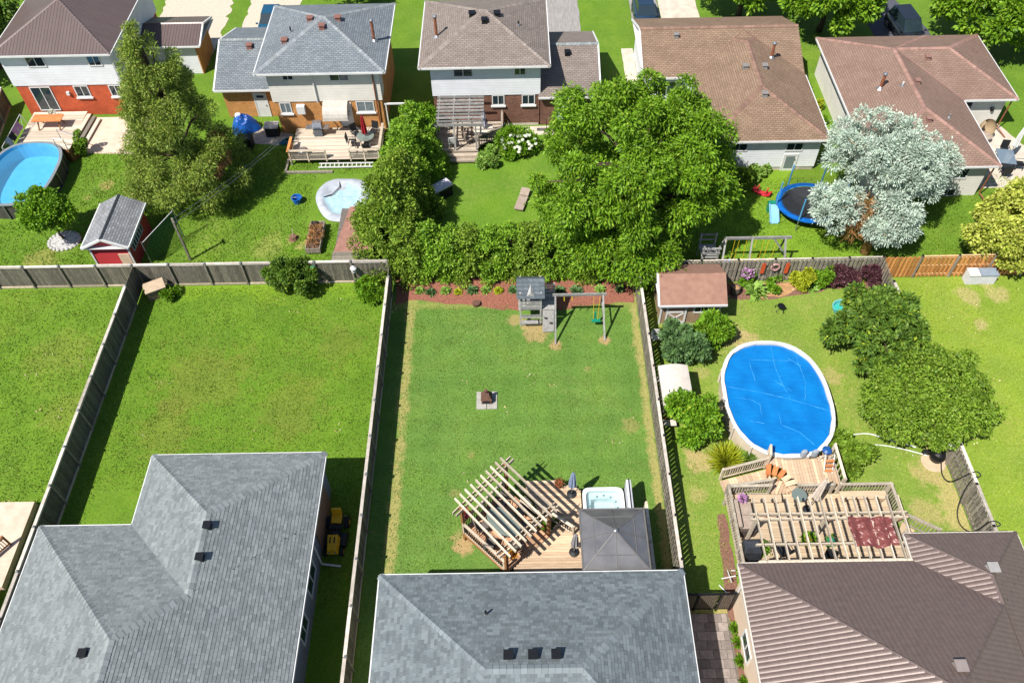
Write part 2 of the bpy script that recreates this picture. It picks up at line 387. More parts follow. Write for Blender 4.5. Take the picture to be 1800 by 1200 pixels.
def roof(parent, units, mat, style=None, pm=None, sm=None, capmat=None, fascia=(), fmat=WHITE, maxparts=300, capw=0.17):
    F = roof_faces(units); b = MB(); uvs = []
    for P, pl, ze, p in F:
        if sum(P[i][0]*P[(i+1)%len(P)][1]-P[(i+1)%len(P)][0]*P[i][1] for i in range(len(P))) < 0: P = P[::-1]
        g, e = face_frame(pl, p); b.poly([(x, y, pl[0]*x+pl[1]*y+pl[2]-0.012) for x, y in P])
        uvs += [(e.x*x+e.y*y, (g.x*x+g.y*y-(ze-pl[2])/p)*math.sqrt(1+p*p)) for x, y in P]
    ro = b.build('roof', mat, parent); uvl = ro.data.uv_layers.new(name='UVMap')
    for i, l in enumerate(ro.data.loops): uvl.data[i].uv = uvs[i]
    if style:
        cells = cover(F, style); nm = 'shingle' if style == 'shingle' else 'roof_tile'
        cells = [(c, (Vector(c[0][0])-CAM).length if in_view(c[0][0]) else 1e6) for c in cells]
        cells.sort(key=lambda t: t[1])
        for c, dd in cells[:maxparts]:
            m = MB(); m.add(*c); m.build(nm, pm, ro)
        rest = MB()
        for c, dd in cells[maxparts:]: rest.add(*c)
        o = rest.build(nm+'_courses', sm, ro); o['kind'] = 'stuff'
    if capmat:
        cp = MB()
        for a, q, convex in creases(F):
            if not convex:
                cp.beam(a+Vector((0,0,0.012)), q+Vector((0,0,0.012)), 0.07, 0.02); continue
            L = (q-a).length; n = max(1, int(L/0.24)); t = (q-a).normalized()
            sd = t.cross(Vector((0,0,1))).normalized()
            for i in range(n):
                p0, p1 = a+t*L*i/n, a+t*L*(i+1)/n; z0, z1 = 0.035, 0.055
                dz = 0.05 + capw*0.25
                cp.add([p0+sd*capw+Vector((0,0,z0-dz)), p0+Vector((0,0,z0)), p0-sd*capw+Vector((0,0,z0-dz)), p1+sd*capw+Vector((0,0,z1-dz)), p1+Vector((0,0,z1)), p1-sd*capw+Vector((0,0,z1-dz))],
                       [(0,3,4,1),(1,4,5,2),(3,5,4),(0,1,2)])
        if cp.v: cp.build('ridge_cap', capmat, ro)
    # soffits and gutters
    sf = MB()
    for i, u in enumerate(units):
        x0, x1, y0, y1 = u['r']; sf.box(x0+0.03, x1-0.03, y0+0.03, y1-0.03, u['ze']-0.19-0.004*i, u['ze']-0.15-0.004*i)
    sf.build('soffit', fmat, parent)
    for pts in fascia:
        gt = MB()
        for (xa, ya, za), (xb, yb, zb) in zip(pts[:-1], pts[1:]):
            gt.beam((xa,ya,za-0.075), (xb,yb,zb-0.075), 0.11, 0.13)
        gt.build('gutter', fmat, parent)
    return ro, F
def onface(F, x, y):
    return max(pl[0]*x+pl[1]*y+pl[2] for P, pl, ze, p in F if area(P) > 0 and inside(P, x, y)) if any(inside(P, x, y) for P, *_ in F) else 0
def inside(P, x, y):
    s = 0
    for i in range(len(P)):
        a, b = P[i], P[(i+1)%len(P)]; v = (b[0]-a[0])*(y-a[1])-(b[1]-a[1])*(x-a[0])
        if abs(v) < 1e-6: continue
        if s and (v > 0) != (s > 0): return False
        s = v
    return True
def vent(parent, F, x, y, mat, size=0.32, name='roof_vent'):
    z = onface(F, x, y); b = MB(); h = size/2
    b.add([(x-h,y-h,z-.1),(x+h,y-h,z-.1),(x+h,y+h,z-.1),(x-h,y+h,z-.1),(x-h*.8,y-h*.8,z+.17),(x+h*.8,y-h*.8,z+.17),(x+h*.8,y+h*.8,z+.22),(x-h*.8,y+h*.8,z+.22)],
          [(4,5,6,7),(0,1,5,4),(1,2,6,5),(2,3,7,6),(3,0,4,7)])
    b.box(x-h*1.1,x+h*1.1,y-h*1.1,y+h*1.1,z+.2,z+.24)
    return b.build(name, mat, parent)
def pipe(parent, F, x, y, h, r, mat, cap=None):
    z = onface(F, x, y)
    o = MB().lathe((x,y,z-0.1), [(r,0),(r,h)], 10).build('chimney_pipe', mat, parent)
    MB().lathe((x,y,z-0.05), [(r*2.6,0),(r*1.5,0.12),(r*1.05,0.16)], 10).build('flashing', STEEL, o)
    if cap: MB().lathe((x,y,z+h-0.1), [(r*1.1,0),(r*1.6,0.03),(r*1.6,0.1),(r*0.3,0.18)], 10).build('pipe_cap', cap, o)
def facing(f, w):
    return {'S': lambda u, d, z: (u, w-d, z), 'E': lambda u, d, z: (w+d, u, z), 'W': lambda u, d, z: (w-d, u, z)}[f]
def fbox(b, T, u0, u1, d0, d1, z0, z1):
    p, q = T(u0,d0,z0), T(u1,d1,z1); return b.box(min(p[0],q[0]),max(p[0],q[0]),min(p[1],q[1]),max(p[1],q[1]),z0,z1)
def window(parent, f, w, u0, u1, z0, z1, panes=2, sill=False, glass=GLASS, fr=WHITE, t=0.07):
    T = facing(f, w); b = MB()
    fbox(b,T,u0-t,u0,-.02,.05,z0-t,z1+t); fbox(b,T,u1,u1+t,-.02,.05,z0-t,z1+t); fbox(b,T,u0,u1,-.02,.05,z1,z1+t); fbox(b,T,u0,u1,-.02,.05,z0-t,z0)
    for i in range(1, panes):
        c = u0+(u1-u0)*i/panes; fbox(b,T,c-.025,c+.025,-.02,.04,z0,z1)
    o = b.build('window', fr, parent)
    for i in range(panes):
        a, c = u0+(u1-u0)*i/panes, u0+(u1-u0)*(i+1)/panes; m = MB(); fbox(m,T,a,c,-.01,.015,z0,z1); m.build('pane', glass, o)
    if sill: m = MB(); fbox(m,T,u0-.15,u1+.15,-.02,.14,z0-t-.1,z0-t-.004); m.build('sill', fr, o)
    return o
def door(parent, f, w, u0, u1, z0, z1, mat=WHITE, glass=None, lite=None):
    T = facing(f, w); b = MB(); t = 0.08
    fbox(b,T,u0-t,u0,-.02,.05,z0,z1+t); fbox(b,T,u1,u1+t,-.02,.05,z0,z1+t); fbox(b,T,u0,u1,-.02,.05,z1,z1+t)
    fbox(b,T,u0,u1,-.02,.03,z0,z1); o = b.build('door', mat, parent)
    m = MB(); fbox(m,T,u1-.14,u1-.08,.03,.1,z0+.95,z0+1.02); m.build('handle', STEEL, o)
    if glass:
        a = lite or (u0+.15, u1-.15, z0+.9, z1-.2); m = MB(); fbox(m,T,a[0],a[1],.02,.04,a[2],a[3]); m.build('pane', glass, o)
    return o
def fence(label, p0, p1, h, style, bm=FBOARD, cm=FCAP, side=1, cat='fence', group=None, post_mat=None, post_gap=2.15, first=0.0, capw=0.15):
    p0, p1 = Vector((*p0,0)), Vector((*p1,0)); L = (p1-p0).length; t = (p1-p0).normalized(); a = math.atan2(t.y, t.x); nrm = Vector((-t.y, t.x, 0))*side
    F = thing('wooden_fence', label, cat, p0, group)
    rr = random.Random(int(L*100)); pm = post_mat or WEATHER
    k = first
    posts = []
    while k <= L+0.01: posts.append(k); k += post_gap
    if L-posts[-1] > 0.4: posts.append(L)
    for k in posts:
        c = p0+t*k+nrm*0.06
        po = piece('post', pm, F, c+Vector((0,0,(h+0.1)/2)), (0.1,0.1,h+0.1), a)
        cp = MB().lathe((c.x,c.y,h+0.1), [(0.085,0),(0.085,0.03),(0.01,0.09)], 4, rz=a+R(45)); cp.build('post_cap', STEEL if style == 'solid' else BLACKM, F)
    for k0, k1 in zip(posts[:-1], posts[1:]):
        c = p0+t*(k0+k1)/2; d = k1-k0
        sag = rr.uniform(-0.02, 0.02)
        piece('top_rail', cm, F, c+Vector((0,0,h+0.02+sag)), (d-0.02, capw, 0.035), a)
        if style == 'solid':
            piece('rail', pm, F, c-nrm*0.04+Vector((0,0,h-0.25)), (d-0.02, 0.04, 0.09), a); piece('rail', pm, F, c-nrm*0.04+Vector((0,0,0.35)), (d-0.02, 0.04, 0.09), a)
            piece('kick_board', FKICK if bm is FBOARD else bm, F, c+nrm*0.03+Vector((0,0,0.09)), (d-0.1, 0.04, 0.14), a)
            piece('trim_board', cm, F, c+nrm*0.045+Vector((0,0,h-0.05)), (d-0.1, 0.03, 0.09), a)
        else:
            for zz in (0.25, h*0.55, h-0.15): piece('rail', cm if zz > 1 or bm is FNEW else pm, F, c+Vector((0,0,zz)), (d-0.02, 0.04, 0.08), a)
    n = 0; k = 0.07
    while k < L-0.05:
        c = p0+t*k; off = 0.0 if style == 'solid' else (0.035 if n % 2 else -0.035)
        hh = h-(0.02 if style == 'solid' else 0.06)+rr.uniform(-0.015, 0.01)
        piece('board', bm, F, c+nrm*off+Vector((0,0,hh/2+0.02)), (0.138, 0.018, hh-0.04), a+rr.uniform(-0.02,0.02)); n += 1
        k += 0.145 if style == 'solid' else 0.125
    return F
def planks(parent, poly, ang, w, z, mat, name='plank', gap=0.012, th=0.035):
    g = Vector((math.cos(ang), math.sin(ang))); e = Vector((-g.y, g.x))
    V = [e.dot(Vector(p)) for p in poly]; v = min(V)
    while v < max(V)-0.03:
        c = v+w/2; xs = []
        for i in range(len(poly)):
            p, q = Vector(poly[i]), Vector(poly[(i+1)%len(poly)]); dp, dq = e.dot(p)-c, e.dot(q)-c
            if (dp < 0) != (dq < 0): m = p+(q-p)*(dp/(dp-dq)); xs.append(g.dot(m))
        if len(xs) >= 2:
            lo, hi = min(xs), max(xs); m = g*((lo+hi)/2)+e*c
            piece(name, mat, parent, (m.x, m.y, z-th/2+random.uniform(-.003,.003)), (hi-lo-0.01, w-gap, th), ang)
        v += w
def railing(parent, p0, p1, z, h=0.95, gap=0.13, mat=RAFT, bal=None, post=True, bw=0.035, flat=0.13):
    p0, p1 = Vector((*p0,0)), Vector((*p1,0)); L = (p1-p0).length; t = (p1-p0)/L; a = math.atan2(t.y, t.x); m = (p0+p1)/2
    piece('handrail', mat, parent, m+Vector((0,0,z+h)), (L, flat, 0.04), a); piece('rail', mat, parent, m+Vector((0,0,z+0.1)), (L, 0.04, 0.08), a)
    piece('rail', mat, parent, m+Vector((0,0,z+h-0.09)), (L, 0.04, 0.08), a)
    k = gap/2
    while k < L:
        piece('baluster', bal or mat, parent, p0+t*k+Vector((0,0,z+0.1+(h-0.2)/2)), (bw, bw, h-0.2), a); k += gap
    if post:
        n = max(1, round(L/1.8))
        for i in range(n+1): piece('rail_post', mat, parent, p0+t*(L*i/n)+Vector((0,0,z+h/2+0.03)), (0.1,0.1,h+0.1), a)
# ---------------------------------------------------------------- foliage
def leafmesh(name, pos, tip, L, W, mat, parent, fold=0.25):
    n = len(pos); off = np.array(woff(parent)); pos = pos-off
    tip = tip/np.linalg.norm(tip, axis=1, keepdims=True)
    rnd = rng.normal(size=(n,3)); rnd[:,2] += 0.9
    s = np.cross(tip, rnd); s /= np.linalg.norm(s, axis=1, keepdims=True)+1e-9
    nn = np.cross(s, tip)
    L = L[:,None]; W = W[:,None]
    v = np.stack([pos, pos+tip*L*0.45+s*W*0.5+nn*W*fold, pos+tip*L, pos+tip*L*0.45-s*W*0.5+nn*W*fold], 1).reshape(-1,3)
    me = bpy.data.meshes.new(name); me.vertices.add(4*n); me.vertices.foreach_set('co', v.astype(np.float32).ravel())
    me.loops.add(4*n); me.loops.foreach_set('vertex_index', np.arange(4*n, dtype=np.int32))
    me.polygons.add(n); me.polygons.foreach_set('loop_start', np.arange(0, 4*n, 4, dtype=np.int32)); me.update(calc_edges=True); me.validate()
    return link(name, me, mat, parent)
def crown(parent, clumps, n, size, mat, name='crown', aspect=0.55, out=1.0, droop=0.2, jit=0.6, up=0.2, shell=0.55, squash=1.0):
    c = np.array(clumps, float); w = c[:,3]**2; idx = rng.choice(len(c), n, p=w/w.sum())
    d = rng.normal(size=(n,3)); d[:,2] += up; d /= np.linalg.norm(d, axis=1, keepdims=True)
    r = c[idx,3]*(shell+(1-shell)*rng.random(n)**0.6)
    r *= np.where(rng.random(n) < 0.16, 1+0.45*rng.random(n), 1.0)      # stray twigs break the outline
    pos = c[idx,:3]+d*r[:,None]*np.array([1,1,squash])
    tip = d*out+rng.normal(size=(n,3))*jit*0.6; tip[:,2] -= droop
    pos[:,2] = np.maximum(pos[:,2], 0.03)
    L = size*(0.65+0.7*rng.random(n)); return leafmesh(name, pos, tip, L, L*aspect, mat, parent)
def blob_clumps(c, rx, ry, rz, n, cr, lo=-0.5, shell=0.72, seed=0, asym=0.15):
    r = np.random.default_rng(seed+int(abs(c[0])*97+abs(c[1])*13)); out = []
    lob = r.normal(size=(5,3)); lob /= np.linalg.norm(lob, axis=1, keepdims=True)
    while len(out) < n:
        d = r.normal(size=3); d /= np.linalg.norm(d)
        if d[2] < lo: continue
        k = (shell+(1-shell)*r.random())*(1+asym*max((lob@d).max(), 0)**3-asym*0.5*r.random()) if r.random() > 0.2 else r.random()*shell
        out.append((c[0]+d[0]*rx*k, c[1]+d[1]*ry*k, c[2]+d[2]*rz*k, cr*(0.7+0.6*r.random())))
    return out
def cone_clumps(c, R0, h, n, cr, seed=0, z0=0.1, power=0.8, lean=(0,0)):
    r = np.random.default_rng(seed+int(abs(c[0])*97+abs(c[1])*13)); out = []
    for i in range(n):
        t = r.random()**1.25; z = h*(z0+(1-z0)*t*0.97); rad = R0*((1-t)**power)*(0.55+0.5*r.random()); a = r.random()*6.283
        out.append((c[0]+rad*math.cos(a)+lean[0]*t, c[1]+rad*math.sin(a)+lean[1]*t, c[2]+z, cr*(0.6+0.55*(1-t))*(0.8+0.4*r.random())))
    return out
def trunk(parent, base, top, r0, r1, clumps=(), nb=8, mat=TRUNK, seed=1):
    rr = random.Random(seed); base, top = Vector(base), Vector(top); b = MB(); pts = []
    for i in range(6):
        t = i/5; pts.append(base.lerp(top, t)+Vector((rr.uniform(-.1,.1), rr.uniform(-.1,.1), 0))*(1 if 0 < i < 5 else 0))
    b.tube(pts, [r0*1.25]+[r0+(r1-r0)*i/5 for i in range(1,6)], 8); o = b.build('trunk', mat, parent, True)
    cs = list(clumps); rr.shuffle(cs)
    if cs:
        lb = MB()
        for c in cs[:nb]:
            q = Vector(c[:3]); t = min(0.9, max(0.25, (q.z-base.z)/max(0.1,(top.z-base.z))*0.6)); p = base.lerp(top, t)
            m = p.lerp(q, 0.5)+Vector((0,0,0.15*(q-p).length)); rb = r0*0.42*(1-t*0.4)
            lb.tube([p, m, q], [rb, rb*0.65, rb*0.25], 6)
        lb.build('limbs', mat, parent, True)
    return o
def shrub(name, label, x, y, r, h, n, size, mat, group=None, cat='shrub', nc=14, aspect=0.55, droop=0.1, z0=0.0, stem=True, out=1.0, shell=0.55, sy=1.0):
    t = thing(name, label, cat, (x,y,z0), group)
    cl = blob_clumps((x,y,z0+h*0.52), r*0.82, r*0.82*sy, h*0.42, nc, min(r,h)*0.31, -0.8, 0.66, 0, 0.4)
    crown(t, cl, int(n*1.5), size*.76, mat, 'foliage', aspect, out, droop, shell=shell)
    if stem:
        b = MB()
        for k in range(4): b.tube([(x,y,z0),(x+random.uniform(-.4,.4)*r, y+random.uniform(-.4,.4)*r, z0+h*0.6)], [0.03,0.012], 5)
        b.build('stem', TRUNK, t)
    return t
# ---------------------------------------------------------------- ground, lawns, paving
SOIL = C(206,164,116)
g_back = grass('grass_back', C(124,154,48), C(104,138,38), C(178,172,90), 0.35)
struct(MB().poly([(-400,-400,-0.012),(400,-400,-0.012),(400,600,-0.012),(-400,600,-0.012)]).build('ground', g_back))
def lawn(poly, z, mat): return sheet('lawn', poly, z, mat)
tan = C(188,170,104); pale = C(160,160,84)
lawn(rect(-7.28,7.1,4,34.2), 0.004, grass('grass_mown', C(120,152,66), C(105,139,56), C(166,168,96), 0.4, mow=4.6, mowdir=1, edges=((0,-6.15,.42,tan),(0,6.9,.34,tan),(1,32.2,.4,pale)), soil=SOIL,
    bare=((2.19,29.1,.5,.95),(5.02,29.35,.5,.95),(-2.66,17.2,.75,.9),(1.1,30.15,1.15,.75),(-.1,31.0,.5,.6),(5.9,23.6,.6,.35),(-3.2,19.9,.4,.3),(-2.4,22.0,.3,.3),(3.9,27.4,.25,.3))))
lawn(rect(-22.45,-7.42,2,34.1), 0.004, grass('grass_weedy', C(122,154,44), C(102,138,35), C(148,142,64), 0.6, fine=0.9, edges=((1,34.0,1.4,C(138,168,42)),), bare=((-17.5,27,3.2,.35),(-12,25.5,2.6,.3),(-18.6,24,2,.3),(-10,29.5,1.6,.25)), soil=C(150,134,66)))
lawn(rect(-60,-22.55,2,34.1), 0.004, grass('grass_far_left', C(126,156,46), C(106,141,36), C(152,150,70), 0.5, bare=((-26,29,2.2,.3),(-24.5,25,1.6,.3)), soil=C(158,150,72)))
lawn(rect(7.2,21.55,4,33.7), 0.004, grass('grass_dry', C(148,168,66), C(126,154,56), C(196,178,110), 0.85, edges=((0,21.2,.7,C(206,182,120)),(1,13.9,.5,C(196,170,110))), soil=C(208,178,122),
    bare=((12.2,29.6,1.1,.8),(13.2,29.2,.8,.7),(9.2,21.5,.9,.8),(9.0,22.0,.7,.6),(16.9,22.2,.7,.5),(20.3,20.6,.9,.8),(19.6,18.5,.8,.6),(17.2,26.6,.7,.6),(10.2,26.9,.6,.4),(8.9,19.6,.6,.5))))
lawn(rect(21.65,70,4,33.8), 0.004, grass('grass_pale', C(158,176,62), C(138,162,50), C(190,180,98), 0.55, bare=((26.7,32.2,.8,.7),(28.3,32.4,1.0,.7),(26.5,30.0,.6,.8)), soil=C(206,180,124)))
lawn(rect(-22.4,-7.4,34.25,49.5), 0.004, grass('grass_swing_yard', C(126,156,46), C(104,140,36), C(176,170,98), 0.45, bare=((-13.4,37.4,.6,.6),(-14.1,38,.6,.6),(-15.5,37.5,1.2,.3)), soil=C(200,180,110)))
lawn(rect(-60,-22.5,34.25,47), 0.004, grass('grass_shed_yard', C(122,154,44), C(102,138,34), C(178,166,98), 0.4, bare=((-27.4,43.4,.7,.9),(-29.5,36.4,1.4,.5),(-28.4,42.2,.4,.4)), soil=C(190,168,100)))
lawn(rect(-7.3,8.5,34.25,49.2), 0.004, grass('grass_shady_yard', C(124,156,48), C(104,142,38), C(176,172,96), 0.5))
lawn(rect(8.6,21.6,33.85,44), 0.004, grass('grass_play_yard', C(142,172,48), C(122,158,40), C(188,180,94), 0.3, bare=((13.4,35.1,.6,.5),(14.4,35.1,.6,.5)), soil=C(200,180,110)))
sheet('mulch_bed', [(-7.15,32.35),(-6.2,32.7),(-4,32.3),(-2.6,32.15),(-0.3,31.75),(2.6,31.75),(4.8,32.1),(7.0,32.2),(7.0,34.6),(-7.15,34.6)], 0.014, MULCH, 0.10, 2)
sheet('mulch_bed', [(11.9,32.6),(13.3,32.25),(14.9,32.2),(17,32.55),(18.6,33.0),(20.2,33.05),(21.2,33.0),(21.35,33.65),(11.9,33.55)], 0.010, MULCHD, 0.08, 3)
sheet('dirt_patch', [(14.0,32.5),(15.0,32.42),(16.0,32.6),(16.7,32.85),(16.75,33.5),(14.4,33.5)], 0.014, DIRT, 0.16, 4)
sheet('mulch_bed', [(9.35,5),(9.85,5),(10.0,18.5),(9.6,18.5),(9.3,14)], 0.014, MULCHD, 0.05, 6)
GRAVEL = plain('pale_gravel', C(228,214,194), C(196,182,162), 6, 0.95, 0.5, 40, detail=6)
ASPH = plain('asphalt', C(92,94,104), C(72,74,84), 4, 0.9, 0.3, 60)
GREYD = plain('grey_asphalt', C(172,166,162), C(142,138,134), 2, 0.9, 0.2, stretch=(3,.5,1))
sheet('driveway', [(-29.2,56.5),(-23.6,57.5),(-23.4,90),(-29.4,90)], 0.006, GRAVEL, 0.18, 7)
sheet('driveway', [(-21.9,58.6),(-17.8,58.6),(-17.8,90),(-22.3,90)], 0.006, GRAVEL, 0.12, 8)
sheet('driveway', [(2.7,57.0),(5.6,57.0),(5.65,90),(2.7,90)], 0.006, GREYD, 0.05, 9)
sheet('driveway', [(9.9,58.3),(12.2,58.3),(12.2,90),(9.9,90)], 0.006, GREYD, 0.04, 10)
sheet('driveway', [(12.28,58.3),(15.4,58.3),(15.5,90),(12.28,90)], 0.006, CONC, 0.03, 11)
sheet('driveway', [(28.9,55.3),(33.6,55.6),(33.2,61),(31.9,65),(31.4,90),(27.4,90),(28.4,65),(28.8,60)], 0.006, ASPH, 0.08, 12)
sheet('path', [(8.6,52.5),(9.45,52.5),(9.5,58.6),(8.6,58.6)], 0.006, CONC, 0.02, 13)
sheet('patio', [(30.1,47.2),(30.1,41.6),(33.2,41.6),(36.5,42.2),(36.5,44.2),(35.1,46.0),(34.0,49.2),(33.7,47.4)], 0.010, CONC, 0.03, 14)
sheet('patio', [(-31.0,46.95),(-26.5,46.7),(-26.3,50.98),(-31.0,50.98)], 0.010, plain('pink_paving', C(238,214,192), C(214,188,166), 1.4, 0.9, 0.2), 0.03, 15)
sheet('path', [(-18.6,47.6),(-15.6,47.3),(-15.6,48.6),(-18.4,49.6)], 0.010, plain('grey_paving', C(206,192,176), C(166,152,138), 2.4, 0.9, 0.3), 0.05, 16)
sheet('path', [(0.6,48.0),(4.9,48.0),(4.9,49.0),(0.6,49.0)], 0.010, CONC, 0.03, 17)
# ---------------------------------------------------------------- fences
fence('grey board fence with pale flat cap, behind the two weedy lawns and the red shed', (-60,34.2), (-7.45,34.2), 1.8, 'solid', side=-1, first=0.87)
fence('grey board fence with pale cap between the two left hand lawns, ', (-22.5,34.1), (-22.5,4), 1.8, 'solid', side=1, first=1.6)
fence('grey board fence with pale cap between the riding mower yard and the playset lawn', (-7.38,33.9), (-7.38,2), 1.8, 'solid', side=1, first=1.05)
fence('weathered shadowbox fence between the playset lawn and the blue pool yard', (7.15,33.6), (7.15,13.2), 1.8, 'box', WEATHER, FCAP, side=1, first=1.0)
fence('weathered shadowbox fence behind the brown roofed shed and the flower bed', (7.3,33.72), (21.45,33.8), 1.8, 'box', WEATHER, FCAP, side=-1, first=1.4, capw=0.09)
fence('weathered shadowbox fence on the far side of the blue pool yard, under a black hose', (21.52,33.7), (21.65,9), 1.8, 'box', WEATHER, FCAP, side=-1, first=1.9)
fence('new orange cedar fence beside the yellow-green maple', (21.55,33.85), (40,33.9), 1.75, 'box', FNEW, plain('pale_cedar', C(244,206,160), C(226,180,128), 4, 0.8), side=-1, first=2.2, capw=0.09)
# ---------------------------------------------------------------- houses
sh_p = lambda nm, a, b, rnd: plain(nm, a, b, 1.1, 0.85, 0.3, 90, rand=rnd, rr=(0.78, 1.16), detail=6)
GA, GA2 = C(140,146,147), C(124,131,133); GB, GB2 = C(122,131,134), C(106,116,120)
SHA, SHAi = sh_p('grey_shingle', GA, GA2, 'object'), sh_p('grey_shingle_course', GA, GA2, 'island')
SHB, SHBi = [plain(nm, GB, GB2, 1.1, .85, .3, 90, rand=rd, rr=(.72,1.22), detail=6) for nm, rd in (('blue_grey_shingle','object'),('blue_grey_shingle_course','island'))]
DKROOF = plain('roof_underlay', C(70,74,80), C(56,60,66))
CAPA = sh_p('grey_ridge', C(150,156,157), C(134,141,143), 'island'); CAPB = sh_p('blue_grey_ridge', C(136,145,149), C(120,130,135), 'island')
TB, TB2 = C(124,106,99), C(112,95,89)
TILE = plain('brown_metal_tile', TB, TB2, 4, 0.42, 0.0, metal=0.15, spec=0.5); TILECAP = plain('brown_metal_ridge', C(122,105,102), C(108,92,88), 4, 0.4, metal=0.2)
# left front house
hA = thing('bungalow', 'L-shaped bungalow with pale grey shingle roof beside the yellow riding mower', 'house', (-15,10,0))
uA = [hip(-21.43,-9.1,-6,16.87,3.1,0.5), hip(-17.3,-9.1,-6,20.45,3.1,0.5)]
_, FA = roof(hA, uA, DKROOF, 'shingle', SHA, SHAi, CAPA, [[(-21.43,-6,3.1),(-21.43,16.87,3.1),(-17.3,16.87,3.1),(-17.3,20.45,3.1),(-9.1,20.45,3.1),(-9.1,-6,3.1)]])
GSTONE = plain('grey_siding_paint', C(150,156,168), C(132,138,150), 2, 0.7)
MB().box(-21.15,-9.37,-5.7,16.6,0,2.95).box(-17.05,-9.374,16.6,20.2,0,2.95).build('wall', GSTONE, hA)
MB().box(-9.40,-9.30,16.9,19.4,0,2.6).build('brick_panel', brickmat('tan_brick', C(170,120,84), C(150,98,66), C(170,150,130)), hA)
window(hA,'E',-9.37,14.3,15.6,0.9,2.0); window(hA,'E',-9.37,12.2,13.2,0.9,2.0); window(hA,'E',-9.37,9.0,10.2,0.9,2.0)
for x, y in ((-13.05,15.75),(-13.05,14.35),(-16.35,10.35)): vent(hA, FA, x, y, BLACKM, 0.3)
MB().tube([(-9.3,16.2,2.9),(-9.3,16.2,0.15),(-8.4,16.1,0.08)], 0.05, 6).build('downspout', WHITE, hA)
# centre front house
hB = thing('bungalow', 'bungalow with blue-grey hip roof and three black vents behind the pergola deck', 'house', (0.5,8,0))
_, FB = roof(hB, [hip(-5.95,6.85,5.0,14.22,3.4,0.48)], DKROOF, 'shingle', SHB, SHBi, CAPB, [[(-5.95,5,3.4),(-5.95,14.22,3.4),(6.85,14.22,3.4),(6.85,5,3.4)]])
MB().box(-5.6,6.5,5.3,13.9,0,3.25).build('wall', siding('pale_siding', C(206,206,200)), hB)
for x in (-0.5,0.42,1.28): vent(hB, FB, x, 10.15, BLACKM, 0.34)
pipe(hB, FB, -1.4, 12.1, 0.45, 0.05, BLACKM)
# right front house
hC = thing('bungalow', 'bungalow with brown ribbed metal tile roof below the tarp-covered pergola', 'house', (15,9,0))
uC = [hip(9.33,21.65,-4,14.62,3.1,0.5), hip(16.78,21.65,-4,15.87,3.1,0.5)]
_, FC = roof(hC, uC, TILE, 'tile', TILE, TILE, TILECAP, [[(9.33,-4,3.1),(9.33,14.62,3.1),(16.78,14.62,3.1),(16.78,15.87,3.1),(21.65,15.87,3.1),(21.65,-4,3.1)]], plain('cream_gutter', C(228,220,208), C(210,200,188)), capw=0.1)
CREAM = siding('cream_siding', C(246,222,196)); MB().box(9.56,21.4,-3.7,14.3,0,2.95).box(17.0,21.404,14.3,15.6,0,2.95).build('wall', CREAM, hC)
window(hC,'W',9.56,11.2,12.3,0.7,1.5); window(hC,'W',9.56,8.6,9.6,0.7,1.5)
vent(hC, FC, 19.35, 13.75, plain('grey_vent', C(170,166,164)), 0.4); vent(hC, FC, 15.9, 9.4, plain('taupe_vent', C(150,138,134)), 0.4)
MB().tube([(9.45,13.9,2.9),(9.45,13.9,0.1)], 0.045, 6).build('downspout', WHITE, hC)
# far houses: shingle courses are below two pixels there, so the roof material carries them
def farshingle(nm, a, b, m): return brickmat(nm, a, b, m, True, 0.30, 0.15, 0.018, 0.9, 0.5, 0.16)
R2, R3 = farshingle('slate_shingle', C(144,151,157), C(122,131,138), C(96,103,108)), farshingle('taupe_shingle', C(156,143,135), C(138,126,118), C(112,101,93))
R4, R5 = farshingle('tan_shingle', C(160,135,113), C(144,119,98), C(116,94,77)), farshingle('rose_shingle', C(156,129,114), C(144,117,103), C(122,99,88))
WS = siding('white_siding', C(244,246,250)); WS2 = siding('offwhite_siding', C(240,236,226))
BR1 = brickmat('red_brick', C(230,96,50), C(206,74,38), C(190,110,76)); BR2 = brickmat('amber_brick', C(222,150,78), C(200,124,56), C(214,170,116)); BR3 = brickmat('dark_brick', C(150,98,76), C(104,66,54), C(140,112,98), bump=0.5)
METAL1 = brickmat('brown_seam_metal', C(112,96,93), C(107,91,88), C(74,62,60), True, 0.22, 8.0, 0.018, 0.45, 0.5, 0.08, 0.0)
RUST = plain('rust_pipe', C(168,104,72), C(128,74,50), 6, 0.7); RVENT = plain('brown_vent', C(150,104,92), C(128,86,76))
# house 1
h1 = thing('two_storey_house', 'two-storey house with red brick below white siding and brown metal roof', 'house', (-31.5,54,0))
_, F1 = roof(h1, [hip(-35.75,-27.4,50.9,61.5,5.2,0.42)], METAL1, None, capmat=TILECAP, fascia=[[(-35.75,61.5,5.2),(-35.75,50.9,5.2),(-27.4,50.9,5.2),(-27.4,61.5,5.2)]], capw=0.1)
MB().box(-35.3,-27.85,51.36,61,0,2.53).build('brick_wall', BR1, h1); MB().box(-35.4,-27.75,51.3,61.1,2.534,5.04).build('siding_wall', WS, h1)
window(h1,'S',51.3,-33.55,-32.4,4.1,4.85); window(h1,'S',51.3,-29.3,-28.5,4.1,4.85); window(h1,'S',51.36,-31.2,-30.3,1.6,2.4,2,True); window(h1,'S',51.36,-28.7,-27.95,1.6,2.4,2,True)
d = window(h1,'S',51.36,-34.35,-33.0,0.5,2.35,2); d.name = 'patio_door'
MB().box(-31.9,-31.7,51.2,51.36,1.75,2.0).build('wall_light', WHITE, h1)
MB().tube([(-27.62,51.25,5.0),(-27.62,51.25,0.3)], 0.05, 6).build('downspout', WHITE, h1)
